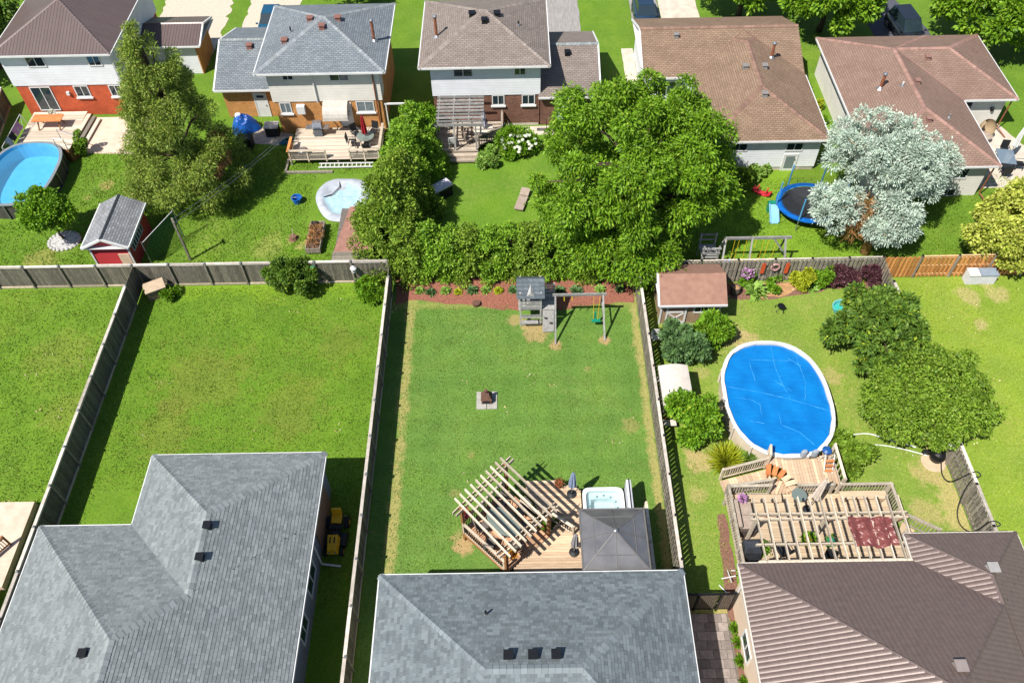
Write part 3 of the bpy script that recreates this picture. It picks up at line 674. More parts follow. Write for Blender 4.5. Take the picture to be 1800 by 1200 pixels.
roof(h1, [gable(-28.2,-23.2,55.9,60.0,2.6,0.32)], METAL1, None, capmat=TILECAP, fascia=[[(-28.2,55.9,2.6),(-23.2,55.9,2.6)],[(-23.2,55.9,2.6),(-23.2,57.95,3.26),(-23.2,60,2.6)]], capw=0.08)
MB().box(-27.7,-23.75,56.3,59.6,0,2.44).build('garage_wall', WS, h1)
MB().prism([(-23.76,56.25),(-23.68,56.25),(-23.68,59.65),(-23.76,59.65)], 0, 2.4).add([(-23.7,56.1,2.4),(-23.7,59.8,2.4),(-23.7,57.95,3.1)], [(0,1,2)]).build('gable_wall', BR2, h1)
# house 2
h2 = thing('two_storey_house', 'two-storey house with slate-grey roof, amber brick and a white door awning', 'house', (-12.7,52,0))
_, F2 = roof(h2, [hip(-17.1,-8.4,48.2,56.75,5.2,0.36)], R2, None, capmat=sh_p('slate_ridge', C(152,158,162), C(138,145,150), 'island'), fascia=[[(-17.1,56.75,5.2),(-17.1,48.2,5.2),(-8.4,48.2,5.2),(-8.4,56.75,5.2)]])
MB().box(-16.4,-9.0,48.76,56.3,0,2.64).build('brick_wall', BR2, h2); MB().box(-16.5,-8.94,48.7,50.0,2.644,5.04).build('siding_wall', WS2, h2); MB().box(-16.4,-9.0,50.0,56.3,2.64,5.04).build('upper_brick_wall', BR2, h2)
for a in ((-15.35,-14.72,4.42,4.88),(-12.2,-11.0,4.3,4.84)): window(h2,'S',48.7,*a)
window(h2,'S',48.76,-16.05,-15.4,1.75,2.5,2,True,GLASSL); window(h2,'S',48.76,-10.75,-9.65,1.75,2.5,2,True,GLASSL)
door(h2,'S',48.76,-12.0,-11.25,0.5,2.4,WHITE,GLASSL,(-11.85,-11.4,1.4,2.2))
aw = MB()
for k in range(6):
    a0, a1 = R(15*k), R(15*(k+1)); y0, z0, y1, z1 = 48.7-1.05*math.sin(a0), 1.75+.9*math.cos(a0), 48.7-1.05*math.sin(a1), 1.75+.9*math.cos(a1)
    aw.add([(-13.05,y0,z0),(-11.35,y0,z0),(-11.35,y1,z1),(-13.05,y1,z1)], [(0,1,2,3)])
aw.beam((-12.2,48.7,2.66),(-12.2,48.0,2.42),.05,.05).build('awning', plain('awning_cream', C(206,200,190), C(184,178,168), 3, .6), h2)
MB().box(-13.08,-13.02,47.66,48.7,1.72,1.80).box(-11.38,-11.32,47.66,48.7,1.72,1.80).build('awning_bracket', WHITE, h2)
MB().box(-14.9,-14.35,48.35,48.7,1.85,2.45).build('wall_box', WHITE, h2)
for x, c in ((-9.35,RUST),(-13.4,WHITE)): MB().tube([(x,48.62,5.0),(x,48.62,2.6),(x,48.66,0.6 if c is RUST else 2.62)], 0.05, 6).build('downspout', c, h2)
pipe(h2, F2, -9.35, 51.4, 1.5, 0.1, RUST, STEEL); vent(h2,F2,-15.3,50.9,RVENT,.4); vent(h2,F2,-12.75,51.6,RVENT,.4); vent(h2,F2,-13.7,52.6,RVENT,.4); vent(h2,F2,-11.8,52.6,RVENT,.4); pipe(h2,F2,-15.0,51.9,.5,.05,BLACKM)
_, F2w = roof(h2, [gable(-20.95,-16.5,50.25,58.3,2.6,0.37)], R2, None, capmat=CAPA, fascia=[[(-20.95,50.25,2.6),(-16.5,50.25,2.6)],[(-20.95,50.25,2.6),(-20.95,54.27,4.09),(-20.95,58.3,2.6)]])
MB().box(-20.6,-16.4,50.75,57.9,0,2.44).add([(-20.6,50.6,2.44),(-20.6,58.0,2.44),(-20.6,54.27,3.95)], [(0,2,1)]).build('garage_wall', BR2, h2); vent(h2,F2w,-18.7,53.6,RVENT,.4)
door(h2,'S',50.75,-18.4,-17.6,0.0,1.95,WHITE,GLASS,(-18.25,-17.75,1.6,1.8))
# house 3
h3 = thing('two_storey_house', 'two-storey house with taupe roof, white siding and dark brown brick', 'house', (-1.8,53,0))
_, F3 = roof(h3, [hip(-6.2,2.54,48.55,57.0,5.2,0.38)], R3, None, capmat=sh_p('taupe_ridge', C(154,142,134), C(142,130,122), 'island'), fascia=[[(-6.2,57,5.2),(-6.2,48.55,5.2),(2.54,48.55,5.2),(2.54,57,5.2)]])
MB().box(-5.45,1.88,49.11,56.6,0.3,2.64).build('brick_wall', BR3, h3); MB().box(-5.5,1.93,49.05,56.65,2.644,5.04).build('siding_wall', WS, h3); MB().box(-5.4,1.83,49.15,56.5,0,0.304).build('foundation', CONC, h3)
window(h3,'S',49.05,-3.9,-2.7,4.2,4.8); window(h3,'S',49.05,0.2,0.88,4.25,4.75); window(h3,'S',49.11,-1.35,-0.62,1.85,2.55,2,True); window(h3,'S',49.11,0.72,1.5,1.85,2.55,2,True)
pipe(h3,F3,-5.1,51.6,1.5,.1,RUST,STEEL); vent(h3,F3,-2.65,52.6,BLACKM,.42); vent(h3,F3,-1.8,51.9,BLACKM,.4); vent(h3,F3,-0.95,52.6,BLACKM,.42); pipe(h3,F3,0.5,52.2,.4,.05,BLACKM)
_, F3g = roof(h3, [gable(1.8,6.1,48.75,56.9,2.6,0.38)], R3, None, capmat=CAPA, fascia=[[(1.8,48.75,2.6),(6.1,48.75,2.6)],[(6.1,48.75,2.6),(6.1,52.82,4.15),(6.1,56.9,2.6)]])
MB().box(1.94,5.75,49.16,56.5,0,2.44).add([(5.75,49.0,2.44),(5.75,56.7,2.44),(5.75,52.82,3.95)], [(0,1,2)]).build('garage_wall', BR3, h3); vent(h3,F3g,3.9,52.0,BLACKM,.38)
door(h3,'S',49.16,3.1,3.95,0.1,2.1,plain('pale_blue_door', C(206,226,232)))
# house 4
h4 = thing('bungalow', 'T-shaped bungalow with tan shingle roof behind the trampoline', 'house', (16,50,0))
u4 = [gable(9.15,20.45,50.5,58.15,2.8,0.40), hip(12.6,20.5,43.35,56.5,2.8,0.36)]
_, F4 = roof(h4, u4, R4, None, capmat=sh_p('tan_ridge', C(150,118,102), C(136,106,92), 'island'), fascia=[[(9.15,50.5,2.8),(12.6,50.5,2.8),(12.6,43.35,2.8),(20.5,43.35,2.8),(20.5,50.5,2.8)],[(9.15,50.5,2.8),(9.15,54.32,4.33),(9.15,58.15,2.8)]])
MB().box(9.5,20.1,50.85,57.8,0,2.64).box(12.95,20.14,43.75,50.85,0.3,2.644).add([(9.5,50.7,2.64),(9.5,57.9,2.64),(9.5,54.32,4.1)], [(0,2,1)]).build('wall', WS, h4); MB().box(12.99,20.1,43.8,50.8,0,0.296).build('foundation', CONC, h4)
window(h4,'S',43.75,14.3,15.3,1.75,2.28); window(h4,'S',43.75,17.95,18.95,1.7,2.25); window(h4,'S',43.78,14.4,15.3,0.05,0.5,2); door(h4,'S',43.75,18.0,18.8,0.0,1.3,WHITE,GLASSL,(18.1,18.7,.2,1.2))
window(h4,'S',50.85,10.4,11.6,1.2,2.2)
GV = plain('grey_roof_vent', C(150,146,142), C(128,124,120)); pipe(h4,F4,18.1,51.4,1.1,.1,RUST,STEEL)
for x, y in ((11.7,53.6),(15.9,49.7),(17.2,49.7),(16.6,46.6)): vent(h4,F4,x,y,GV,.36)
# house 5
h5 = thing('bungalow', 'L-shaped bungalow with faded rose shingle roof behind the silver tree', 'house', (27,48,0))
u5 = [hip(22.35,30.4,40.5,55.15,2.8,0.38), hip(22.35,34.1,47.3,55.15,2.8,0.38)]
_, F5 = roof(h5, u5, R5, None, capmat=sh_p('rose_ridge', C(166,130,118), C(152,118,106), 'island'), fascia=[[(22.35,55.15,2.8),(22.35,40.5,2.8),(30.4,40.5,2.8),(30.4,47.3,2.8),(34.1,47.3,2.8),(34.1,55.15,2.8)]])
MB().box(22.85,30.0,40.95,54.7,0,2.64).box(30.0,33.65,47.75,54.704,0,2.644).build('wall', WS2, h5)
window(h5,'S',40.95,28.0,28.8,1.5,2.25); window(h5,'S',40.95,27.7,28.6,0.05,0.55); window(h5,'S',47.75,30.5,31.4,1.2,2.3); MB().lathe((32.9,47.65,1.6),[(.06,0),(.12,.1),(.12,.25),(.02,.33)],8).build('wall_lantern', BLACKM, h5)
pipe(h5,F5,24.6,47.6,1.1,.1,RUST,STEEL); pipe(h5,F5,25.8,47.2,.35,.06,WHITE)
for x, y in ((28.5,50.4),(26.4,43.6),(26.8,47.4)): vent(h5,F5,x,y,plain('rose_vent',C(158,120,108)) if 'rose_vent' not in MATS else MATS['rose_vent'],.34)
pipe(h5,F5,28.0,44.2,.4,.06,GV)
for x, y in ((30.2,40.75),(33.85,47.5)): MB().tube([(x,y,2.6),(x,y+.1,.3),(x+.3,y-.8,.08)], .05, 6).build('downspout', RUST, h5)
# ---------------------------------------------------------------- trees and plants
L_LOC = leafmat('locust_leaf', C(80,122,20), C(138,182,42), C(184,206,76))
L_CED = leafmat('cedar_leaf', C(96,132,38), C(152,184,62), C(186,198,90), 0.2)
L_CED2 = leafmat('cedar_leaf_bright', C(98,144,36), C(152,196,58), C(190,208,84), 0.2)
L_PINE = leafmat('larch_needle', C(96,124,42), C(156,178,72), C(200,188,108), 0.2)
L_SIL = leafmat('silver_needle', C(160,186,168), C(218,234,218), C(236,240,222), 0.15)
L_YEL = leafmat('yellow_maple_leaf', C(160,180,54), C(214,220,100), C(232,230,128))
L_DK = leafmat('dark_green_leaf', C(72,110,36), C(122,156,58), C(196,212,60))
L_MUL = leafmat('mulberry_leaf', C(88,124,30), C(144,178,56), C(184,200,90))
L_BLU = leafmat('bluish_green_leaf', C(70,108,60), C(116,152,92), C(140,182,84))
L_FRE = leafmat('fresh_green_leaf', C(84,132,24), C(136,184,44), C(190,206,70))
L_YG = leafmat('gold_green_leaf', C(150,170,30), C(200,208,50), C(222,220,90))
L_HOS = leafmat('hosta_leaf', C(110,160,60), C(168,204,96), C(206,222,140))
L_PUR = leafmat('purple_leaf', C(66,40,48), C(110,70,78), C(128,86,74), 0.15)
L_BRN = leafmat('dead_needle', C(170,120,70), C(200,150,96), C(150,96,60), 0.1)
W_FL = leafmat('white_petal', C(226,232,206), C(250,250,240), None, 0.2); P_FL = leafmat('mauve_petal', C(176,120,176), C(216,164,214), None, 0.2)
def tree(name, label, base, top, r0, r1, clumps, n, size, mat, group=None, nb=10, bark=TRUNK, **kw):
    t = thing(name, label, 'tree', base, group); trunk(t, base, top, r0, r1, clumps, nb, bark, int(n) % 97)
    crown(t, clumps, n, size, mat, 'crown', **kw); return t
# big feathery shade tree
cl = blob_clumps((7.3,37.0,6.0), 5.2, 5.0, 3.8, 185, .62, -0.75, 0.74, 3, 0.42) + [(3.2,34.6,3.6,.8),(2.8,35.2,3.2,.7),(4.8,33.4,3.6,.8),(6.4,32.7,3.2,.7),(4.2,33.6,3.0,1.1),(5.6,33.0,2.6,1.1),(7.2,32.6,2.5,1.1),(8.4,33.0,2.9,1.0),(2.3,36.0,4.4,1.2),(11.9,38.6,5.0,1.2),(12.2,40.2,5.6,1.1),(10.4,41.4,6.6,1.1)]
tree('locust_tree', 'largest broad feathery-leaved tree overhanging the red mulch bed', (7.2,36.6,0), (7.3,36.9,7.5), .32, .1, cl, 120000, .23, L_LOC, nb=60, aspect=.38, out=.8, droop=.6, jit=.8, shell=.45, up=.35)
# tall loose evergreen
cl = [c for c in cone_clumps((-21.0,42.6,0), 3.8, 11.8, 170, .58, 5, .1, .62, (-.5,1.0))]
t = tree('larch_tree', 'tall loose olive-green conifer between the red brick house and the grey-roofed house', (-21.0,42.6,0), (-21.5,43.6,11), .28, .04, cl, 80000, .2, L_PINE, nb=40, aspect=.24, out=1.0, droop=.35, jit=.9, shell=.3)
crown(t, [(-18.6,42.0,3.4,.6),(-18.9,41.3,3.0,.5),(-18.7,42.6,4.2,.45)], 1300, .3, L_BRN, 'dead_branch', .25, 1, .4)
# cedars beside and behind the hedge
for lab, x, y, h, r, n, mt in (
    ('broad bushy cedar at the left end of the cedar hedge', -7.5,36.7,6.3,1.95,17000,L_CED),
    ('bushy cedar just behind the broad hedge-end cedar, beside the covered bench', -7.0,39.6,5.6,1.7,12000,L_CED),
    ('bright green cedar halfway between the hedge and the grey pergola', -6.9,42.6,5.0,1.6,9000,L_CED2),
    ('bright green cedar nearest the grey pergola, left of it', -6.7,45.4,4.6,1.5,9000,L_CED2),
    ('low bright cedar in front of the grey pergola steps', -5.7,43.9,2.9,1.1,5000,L_CED2)):
    cl = cone_clumps((x,y,0), r*1.25, h, 110, r*.26, 2, .06, .5)
    tree('cedar_tree', lab, (x,y,0), (x,y,h*.9), .14, .03, cl, int(n*1.6), .19, mt, 'cedars beside the hedge', 8, aspect=.42, out=.7, droop=-.35, jit=.8, shell=.45)
xs = [-6.3,-5.1,-3.9,-2.7,-1.5,-.3,.9,2.1,3.3,4.5,5.7]
wd = ['first','second','third','fourth','fifth','sixth','seventh','eighth']; wd2 = wd+['ninth','tenth','last']
for i, x in enumerate(xs):
    h = (4.1,3.7,3.5,3.6,3.4,3.5,3.7,3.6,3.3,3.2,3.0)[i]; y = 35.1+random.uniform(-.15,.15)
    cl = cone_clumps((x,y,0), 1.3, h, 80, .33, i, .05, .34)
    tree('cedar_tree', '%s cedar from the left in the clipped cedar hedge behind the red mulch bed' % wd2[i], (x,y,0), (x,y,h*.85), .08, .02, cl, 9500, .18, L_CED2 if i % 3 else L_CED, 'cedars of the hedge', 5, aspect=.45, out=.7, droop=-.3, jit=.8, shell=.45)
# silver tree: two crowns with a bare gap and orange limbs
cl = blob_clumps((21.9,38.3,5.3), 3.0, 2.6, 2.1, 80, .52, -.6, .66, 4, .45) + blob_clumps((18.6,36.2,3.6), 1.4, 1.25, 1.6, 26, .46, -.8, .5, 1) + blob_clumps((22.0,35.4,3.1), 1.6, 1.1, 1.5, 28, .46, -.8, .5, 2) + [(19.6,39.8,5.2,.9),(19.9,40.8,5.4,.8),(25.2,38.6,4.6,.9),(26.0,38.8,4.4,.7),(24.6,37.6,4.2,.8)]
t = tree('silver_spruce', 'pale silvery-green tree with orange inner branches beside the trampoline', (21.5,35.9,0), (21.7,37.6,6.2), .26, .08, cl, 70000, .17, L_SIL, None, 22, ORBARK, aspect=.34, out=1.0, droop=.15, jit=.6, shell=.5)
crown(t, [(19.9,35.9,3.0,.7),(20.2,36.2,3.6,.6),(20.0,35.5,2.4,.6)], 900, .5, L_BRN, 'dead_branch', .07, .6, -.2, 1.2)
b = MB()
for k in range(26): b.tube([(21.0,36.5,2.2),(19.8+random.uniform(-.5,.6),36.0+random.uniform(-.7,.6),2.2+random.uniform(0,2.2))], [.035,.012], 5)
b.build('bare_twigs', ORBARK, t)
cl = blob_clumps((30.2,35.2,2.75), 3.0, 2.5, 2.1, 130, .5, -.7, .76, 2, .2)
tree('maple_tree', 'dense rounded yellow-green maple behind the orange fence', (30.3,36.0,0), (30.3,35.8,3.4), .2, .08, cl, 46000, .19, L_YEL, None, 10, aspect=.75, out=.7, droop=.35, shell=.6)
cl = blob_clumps((19.3,28.0,2.7), 2.1, 2.0, 1.7, 80, .42, -.7, .7, 6, .45)
tree('ash_tree', 'dark green tree with bright tip leaves right of the blue pool', (19.3,28.2,0), (19.3,28.1,3), .14, .05, cl, 30000, .25, L_DK, None, 14, aspect=.42, out=.9, droop=.35, shell=.5)
cl = blob_clumps((20.7,24.1,1.9), 3.3, 2.75, 1.35, 150, .42, -.5, .75, 7, .3) + [(20.6,24.0,2.9,.8),(21.4,24.6,2.9,.7),(19.8,23.6,2.7,.7),(21.2,23.2,2.8,.7),(20.2,25.0,2.8,.7),(21.3,22.9,1.9,.8),(20.6,22.6,1.7,.7),(22.2,22.9,1.8,.7),(21.0,23.4,2.4,.7),(21.8,23.6,2.4,.7),(20.0,22.7,1.7,.6)]
tree('weeping_mulberry', 'wide low weeping tree spreading over the shadowbox fence near the pool filter', (20.8,24.3,0), (20.8,24.2,2.4), .14, .06, cl, 70000, .14, L_MUL, None, 14, aspect=.6, out=.7, droop=.7, shell=.6)
cl = blob_clumps((-28.9,38.7,2.2), 1.35, 1.25, 1.15, 24, .5, -.6, .55, 3, .2)
tree('sapling_tree', 'small bright green tree standing in a white stone ring', (-28.7,38.4,0), (-28.8,38.6,2.4), .07, .03, cl, 13000, .18, L_FRE, None, 8, aspect=.55, out=.8, droop=.3, shell=.4)
# trees in front of the far houses
for lab, x, y, R0, h, n, mt, s in (
    ('leafy tree shading the dark asphalt driveway, left of it', 24.6,60.6,4.6,7,20000,L_LOC,.42), ('leafy tree behind the ridge of the tan-roofed bungalow', 18.6,63.0,3.8,6.5,15000,L_LOC,.42),
    ('leafy tree right of the asphalt driveway at the top corner', 36.6,58.2,4.4,6.5,22000,L_LOC,.42), ('leafy tree at the top right corner of the picture', 42.0,55.5,4.4,6.5,20000,L_LOC,.42),
    ('dark leafy tree left of the red brick house', -40.0,57.5,3.8,7,16000,L_DK,.42), ('leafy tree behind the slate-grey roof at the top edge', -13.0,67.5,4.0,5,10000,L_LOC,.42)):
    cl = blob_clumps((x,y,h*.58), R0*.8, R0*.8, h*.36, 90, .7, -.6, .7, 1, .35)
    tree('maple_tree', lab, (x,y,0), (x,y,h*.7), .22, .08, cl, int(n*1.5), s*.75, mt, 'trees at the street side', 10, aspect=.55, droop=.4, shell=.55)
# shrubs
shrub('viburnum_shrub', 'bluish-green shrub by the white bench in front of the brown shed', 9.1,28.3,1.2,2.1,7500,.26,L_BLU,None,nc=22,aspect=.65,droop=.3)
shrub('sumac_shrub', 'fresh green shrub covering the front of the brown shed', 10.9,29.3,1.05,1.9,6000,.26,L_FRE,None,nc=18,aspect=.4,droop=.3)
shrub('lilac_shrub', 'green shrub between the canopy swing and the pool wall', 8.95,23.05,1.35,2.7,9000,.24,L_FRE,None,nc=26,aspect=.6,droop=.25)
shrub('rose_shrub', 'low shrub beside the right end of the pool deck', 16.55,21.5,1.1,1.5,6000,.2,L_MUL,None,nc=16)
shrub('honeysuckle_shrub', 'dark shrub climbing the board fence, left of its twin', -14.0,33.75,.8,2.5,4200,.2,L_DK,'shrubs on the board fence',nc=18)
shrub('honeysuckle_shrub', 'wider dark shrub on the board fence, nearer the birdhouse', -12.75,33.65,1.05,2.3,6200,.2,L_DK,'shrubs on the board fence',nc=22)
shrub('forsythia_shrub', 'leafy clump in the corner of the weedy lawn below the birdhouse', -8.6,33.3,1.0,.9,4200,.2,L_FRE,None,nc=14)
shrub('weed_clump', 'weedy plant clump beside the tipped brown box', -20.6,33.2,.75,.55,1700,.18,L_FRE,None,nc=9)
shrub('spruce_shrub', 'small conical evergreen beside the left pool deck', -29.9,46.9,.5,1.7,2400,.16,L_CED2,None,nc=12)
shrub('laburnum_shrub', 'arching yellow-green shrub left of the grey pergola', -6.2,47.6,1.1,2.8,6000,.24,L_FRE,None,nc=18)
# white hydrangea
t = shrub('hydrangea_shrub', 'hydrangea covered with white flower heads beside the pergola deck', .35,46.4,1.35,1.5,6500,.2,L_FRE,None,nc=22)
fl = MB()
for k in range(46):
    a, rr_ = random.uniform(0,6.283), 1.25*math.sqrt(random.random()); x, y = .35+rr_*math.cos(a), 46.2+rr_*math.sin(a)*.9
    fl.lathe((x,y,1.42-.55*(rr_/1.25)**2+random.uniform(-.1,.1)), [(.02,-.08),(.1,-.05),(.13,.0),(.1,.07),(.03,.1)], 7)
fl.build('flower_heads', W_FL, t)
shrub('spirea_shrub', 'low leafy shrub at the foot of the pergola deck steps', -1.6,45.15,1.05,.9,4000,.18,L_HOS,None,nc=12)
shrub('vine_shrub', 'dark ivy-like shrub at the corner of the pergola deck', -5.9,46.3,.7,1.6,2600,.2,L_MUL,None,nc=12)
# hostas in the mulch bed
def hosta(lab, x, y, r, mt, grp):
    t = thing('hosta_plant', lab, 'plant', (x,y,0), grp); n = 70
    a = rng.random(n)*6.283; k = rng.random(n); pos = np.stack([x+.05*np.cos(a), y+.05*np.sin(a), .03+.12*(1-k)], 1)
    tip = np.stack([np.cos(a), np.sin(a), .9-1.0*k], 1); leafmesh('leaves', pos, tip, r*(.65+.45*k), r*.42*np.ones(n), mt, t)
hp = [(-5.73,33.37,.36,0),(-5.07,33.2,.38,1),(-4.18,33.3,.42,0),(-3.43,33.2,.3,2),(-2.57,33.3,.4,1),(-1.78,33.28,.36,0),(-1.02,33.25,.32,2),(-.13,33.3,.36,1),(1.66,33.15,.42,0),(2.63,33.2,.42,1),(3.59,33.1,.5,1),(5.03,33.2,.42,0),(6.2,33.2,.3,1)]
for i, (x, y, r, k) in enumerate(hp):
    hosta('%s hosta from the left in the red mulch bed' % (wd+['ninth','tenth','eleventh','twelfth','last'])[i], x, y, r*random.uniform(.75,1.0), (L_HOS, L_BLU, L_YG)[k], 'hostas in the red mulch bed')
hosta('large round hosta beside the planted barrel', 14.1,32.85,.9, L_HOS, None)
hosta('small hosta at the foot of the yellow ball cypress', 17.6,33.0,.4, L_HOS, None); hosta('lime hosta between the two purple barberries', 20.2,33.3,.6, L_YG, None)
shrub('ball_cypress', 'round golden evergreen ball in the right flower bed', 16.9,33.15,.62,1.3,3800,.14,L_YG,None,nc=20)
shrub('barberry_shrub', 'left purple barberry in the right flower bed', 19.1,33.3,.95,1.15,3600,.17,L_PUR,'purple barberries',nc=16)
shrub('barberry_shrub', 'right purple barberry in the fence corner', 21.0,33.4,.7,1.3,3000,.17,L_PUR,'purple barberries',nc=16)
shrub('weigela_shrub', 'leafy green shrub left of the purple barberry', 18.1,33.5,.7,1.2,2600,.18,L_FRE,None,nc=12)
t = shrub('phlox_plant', 'mauve flowering plant beside the planted barrel', 13.7,33.45,.45,1.0,1100,.16,L_FRE,None,cat='plant',nc=8)
crown(t, [(13.6,33.4,1.0,.25),(13.85,33.5,.9,.2)], 240, .13, P_FL, 'flowers', .8)
shrub('lily_plant', 'sparse plants in the bare dirt of the right flower bed', 15.4,33.3,.7,.5,700,.2,L_FRE,None,cat='plant',nc=7)
def tuft(lab, x, y, r, h, n, mt, name='ornamental_grass', z=0):
    t = thing(name, lab, 'plant', (x,y,z)); a = rng.random(n)*6.283; k = rng.random(n)
    pos = np.stack([x+.2*r*k*np.cos(a), y+.2*r*k*np.sin(a), z+.02+0*k], 1); tip = np.stack([np.cos(a)*k, np.sin(a)*k, 1.05-.8*k], 1)
    leafmesh('blades', pos, tip, (h+(r-h)*k)*(.8+.4*rng.random(n)), .055+.03*rng.random(n), mt, t)
tuft('bright yellow ornamental grass beside the deck ramp', 10.5,21.35,.95,.8,900,L_YG); tuft('green grass clump by the pool wall at the ramp', 11.7,21.45,.7,.6,500,L_HOS); tuft('variegated grass clump at the right of the pool deck', 15.9,19.9,.55,.5,400,L_HOS)
for i, y in enumerate((12.9,12.3,11.5,10.6,9.6)): tuft('%s green grass clump from the gate along the cream wall' % wd[i], 9.5,y,.33,.34,160,L_FRE)
for i, (x, y) in enumerate(((22.15,50.5),(21.9,48.6),(22.0,46.6),(21.7,52.2))): shrub('edging_shrub', '%s small shrub in the strip between the tan and rose roofs' % ('third','second','nearest','farthest')[i], x-.3,y,.5,.8,1200,.18,(L_YG,L_FRE,L_HOS,L_DK)[i],'shrubs between the bungalows',nc=8)
shrub('foundation_plant', 'pale variegated plants along the tan-roofed bungalow wall', 16.2,43.2,1.1,.6,2200,.2,L_HOS,None,nc=10)
shrub('foundation_shrub', 'round green shrub under the big tree by the bungalow window', 14.6,42.4,1.0,1.5,4200,.2,L_MUL,None,nc=14)
# short turf: uncountable blades that give the lawns their grain
def turf(name, label, x0, x1, y0, y1, n, size, mat, holes=()):
    g = np.random.default_rng(int(abs(x0)*10)+n)
    cx = x0+(x1-x0)*g.random(n//6); cy = y0+(y1-y0)*g.random(n//6); i = g.integers(0, len(cx), n)
    x = cx[i]+g.normal(size=n)*.22; y = cy[i]+g.normal(size=n)*.22; ok = (x > x0) & (x < x1) & (y > y0) & (y < y1)
    for a, b, c, d in holes: ok &= ~((x > a) & (x < b) & (y > c) & (y < d))
    x, y = x[ok], y[ok]; n = len(x); pos = np.stack([x, y, np.full(n, .004)], 1)
    tip = g.normal(size=(n,3))*.7; tip[:,2] = .55+.4*g.random(n); L = size*(.6+.8*g.random(n))
    o = leafmesh(name, pos, tip, L, L*.5, mat, None, 0); return tag(o, label, 'grass', None, 'stuff')
T_C = leafmat('turf_mown', C(102,138,52), C(136,168,80), C(180,186,114), .2); T_L = leafmat('turf_weedy', C(100,136,36), C(132,164,52), C(172,172,92), .2); T_R = leafmat('turf_dry', C(132,154,54), C(168,186,84), C(210,200,130), .2)
turf('turf_grass', 'short mown turf of the playset lawn', -6.9,6.9,13.5,32.2,42000,.07,T_C,((-.4,2.7,30,32.5),(-2.3,-1,24.7,26),(-.4,6,13,20),(-2.8,1.4,15.3,19.9)))
turf('turf_grass', 'uneven weedy turf of the riding mower yard', -22.3,-7.5,14,34,44000,.08,T_L,((-21.2,-9.3,0,20.3),))
turf('turf_grass', 'uneven turf beyond the left board fence', -34,-22.7,15,34,26000,.09,T_L,((-34,-23.7,0,19.7),))
turf('turf_grass', 'dry turf of the blue pool yard', 7.4,21.3,13,32.3,36000,.07,T_R,((10.6,16.4,20.7,28.4),(9.8,18,13,21),(8,11.7,30.3,33.6),(9.3,22,0,15)))
turf('turf_grass', 'pale turf beyond the right shadowbox fence', 21.8,36,14,33.5,26000,.08,T_R)
turf('turf_grass', 'bright turf of the clothesline yard', -34,-7.5,34.4,47,46000,.1,T_L,((-35.2,-30,40,47),(-25.6,-23,35.4,39),(-11.2,-8,35,40),(-13.4,-9.5,39.3,44.2)))
turf('turf_grass', 'bright turf of the trampoline yard', 9,33,34.3,43,30000,.09,T_L)
T_F = leafmat('fallen_leaf', C(196,170,112), C(222,208,160), C(236,232,214), .1)
turf('fallen_leaves', 'pale fallen leaves scattered over the near lawns', -34,34,14,33,700,.13,T_F,((-21.2,-9.3,0,20.3),(10.6,16.4,20.7,28.4),(9.8,18,13,21),(-.4,6,13,20),(-2.8,1.4,15.3,19.9),(-34,-23.7,0,19.7),(-.4,2.7,30,32.5)))
# ---------------------------------------------------------------- yard things
def oval(c, a, b, e=2.4, n=56, rz=0):
    P = []
    for k in range(n):
        t = 2*math.pi*k/n; ct, st = math.cos(t), math.sin(t)
        x = a*math.copysign(abs(ct)**(2/e), ct); y = b*math.copysign(abs(st)**(2/e), st)
        P.append((c[0]+x*math.cos(rz)-y*math.sin(rz), c[1]+x*math.sin(rz)+y*math.cos(rz)))
    return P
def ring(b, P, Q, z0, z1):
    n = len(P); b.add([(x,y,z0) for x,y in P]+[(x,y,z1) for x,y in Q], [(i,(i+1)%n,n+(i+1)%n,n+i) for i in range(n)]); return b
def chair(label, x, y, z, rz, mat, frame=BLACKM, group=None, name='patio_chair', w=.5, recline=.12, arms=True):
    t = thing(name, label, 'chair', (x,y,z), group, rz); h = w/2
    MB().obox((0,.02,.42),(w,w,.05)).build('seat', mat, t, local=True)
    MB().obox((0,-h-.02-recline*.5,.72),(w,.05,.58),0,recline).build('backrest', mat, t, local=True)
    for sx in (-1,1):
        for sy in (-1,1): MB().tube([(sx*(h-.02),sy*(h-.03),0),(sx*(h-.02),sy*(h-.03),.42)],.018,5).build('leg', frame, t, local=True)
        if arms: MB().tube([(sx*h,h-.03,.42),(sx*h,h-.03,.63),(sx*h,-h-.03,.65)],.02,5).build('armrest', frame, t, local=True)
    return t
def umbrella(label, x, y, z, h, mat, lean=(0,0), base=True):
    t = thing('closed_umbrella', label, 'umbrella', (x,y,z)); b = MB(); n = 16; L = Vector((lean[0],lean[1],0)); rows = [(.05,h*.36),(.17,h*.40),(.15,h*.55),(.12,h*.75),(.07,h*.95),(.02,h)]
    base_i = 0
    for r, zz in rows:
        for j in range(n):
            a = 2*math.pi*j/n; k = r*(1.25 if j % 2 else .75); b.v.append((x+k*math.cos(a)+L.x*zz, y+k*math.sin(a)+L.y*zz, z+zz))
    for i in range(len(rows)-1):
        for j in range(n): b.f.append((i*n+j,i*n+(j+1)%n,(i+1)*n+(j+1)%n,(i+1)*n+j))
    b.build('canopy', mat, t); MB().tube([(x,y,z),(x+L.x*h,y+L.y*h,z+h+.08)],.022,6).build('pole', STEEL, t)
    if base: MB().lathe((x,y,z),[(.24,0),(.24,.05),(.06,.1),(.04,.2)],12).build('base', DARK, t)
    return t
DZ = .75
SPIN = plain('black_spindle', C(48,46,44), C(36,34,32))
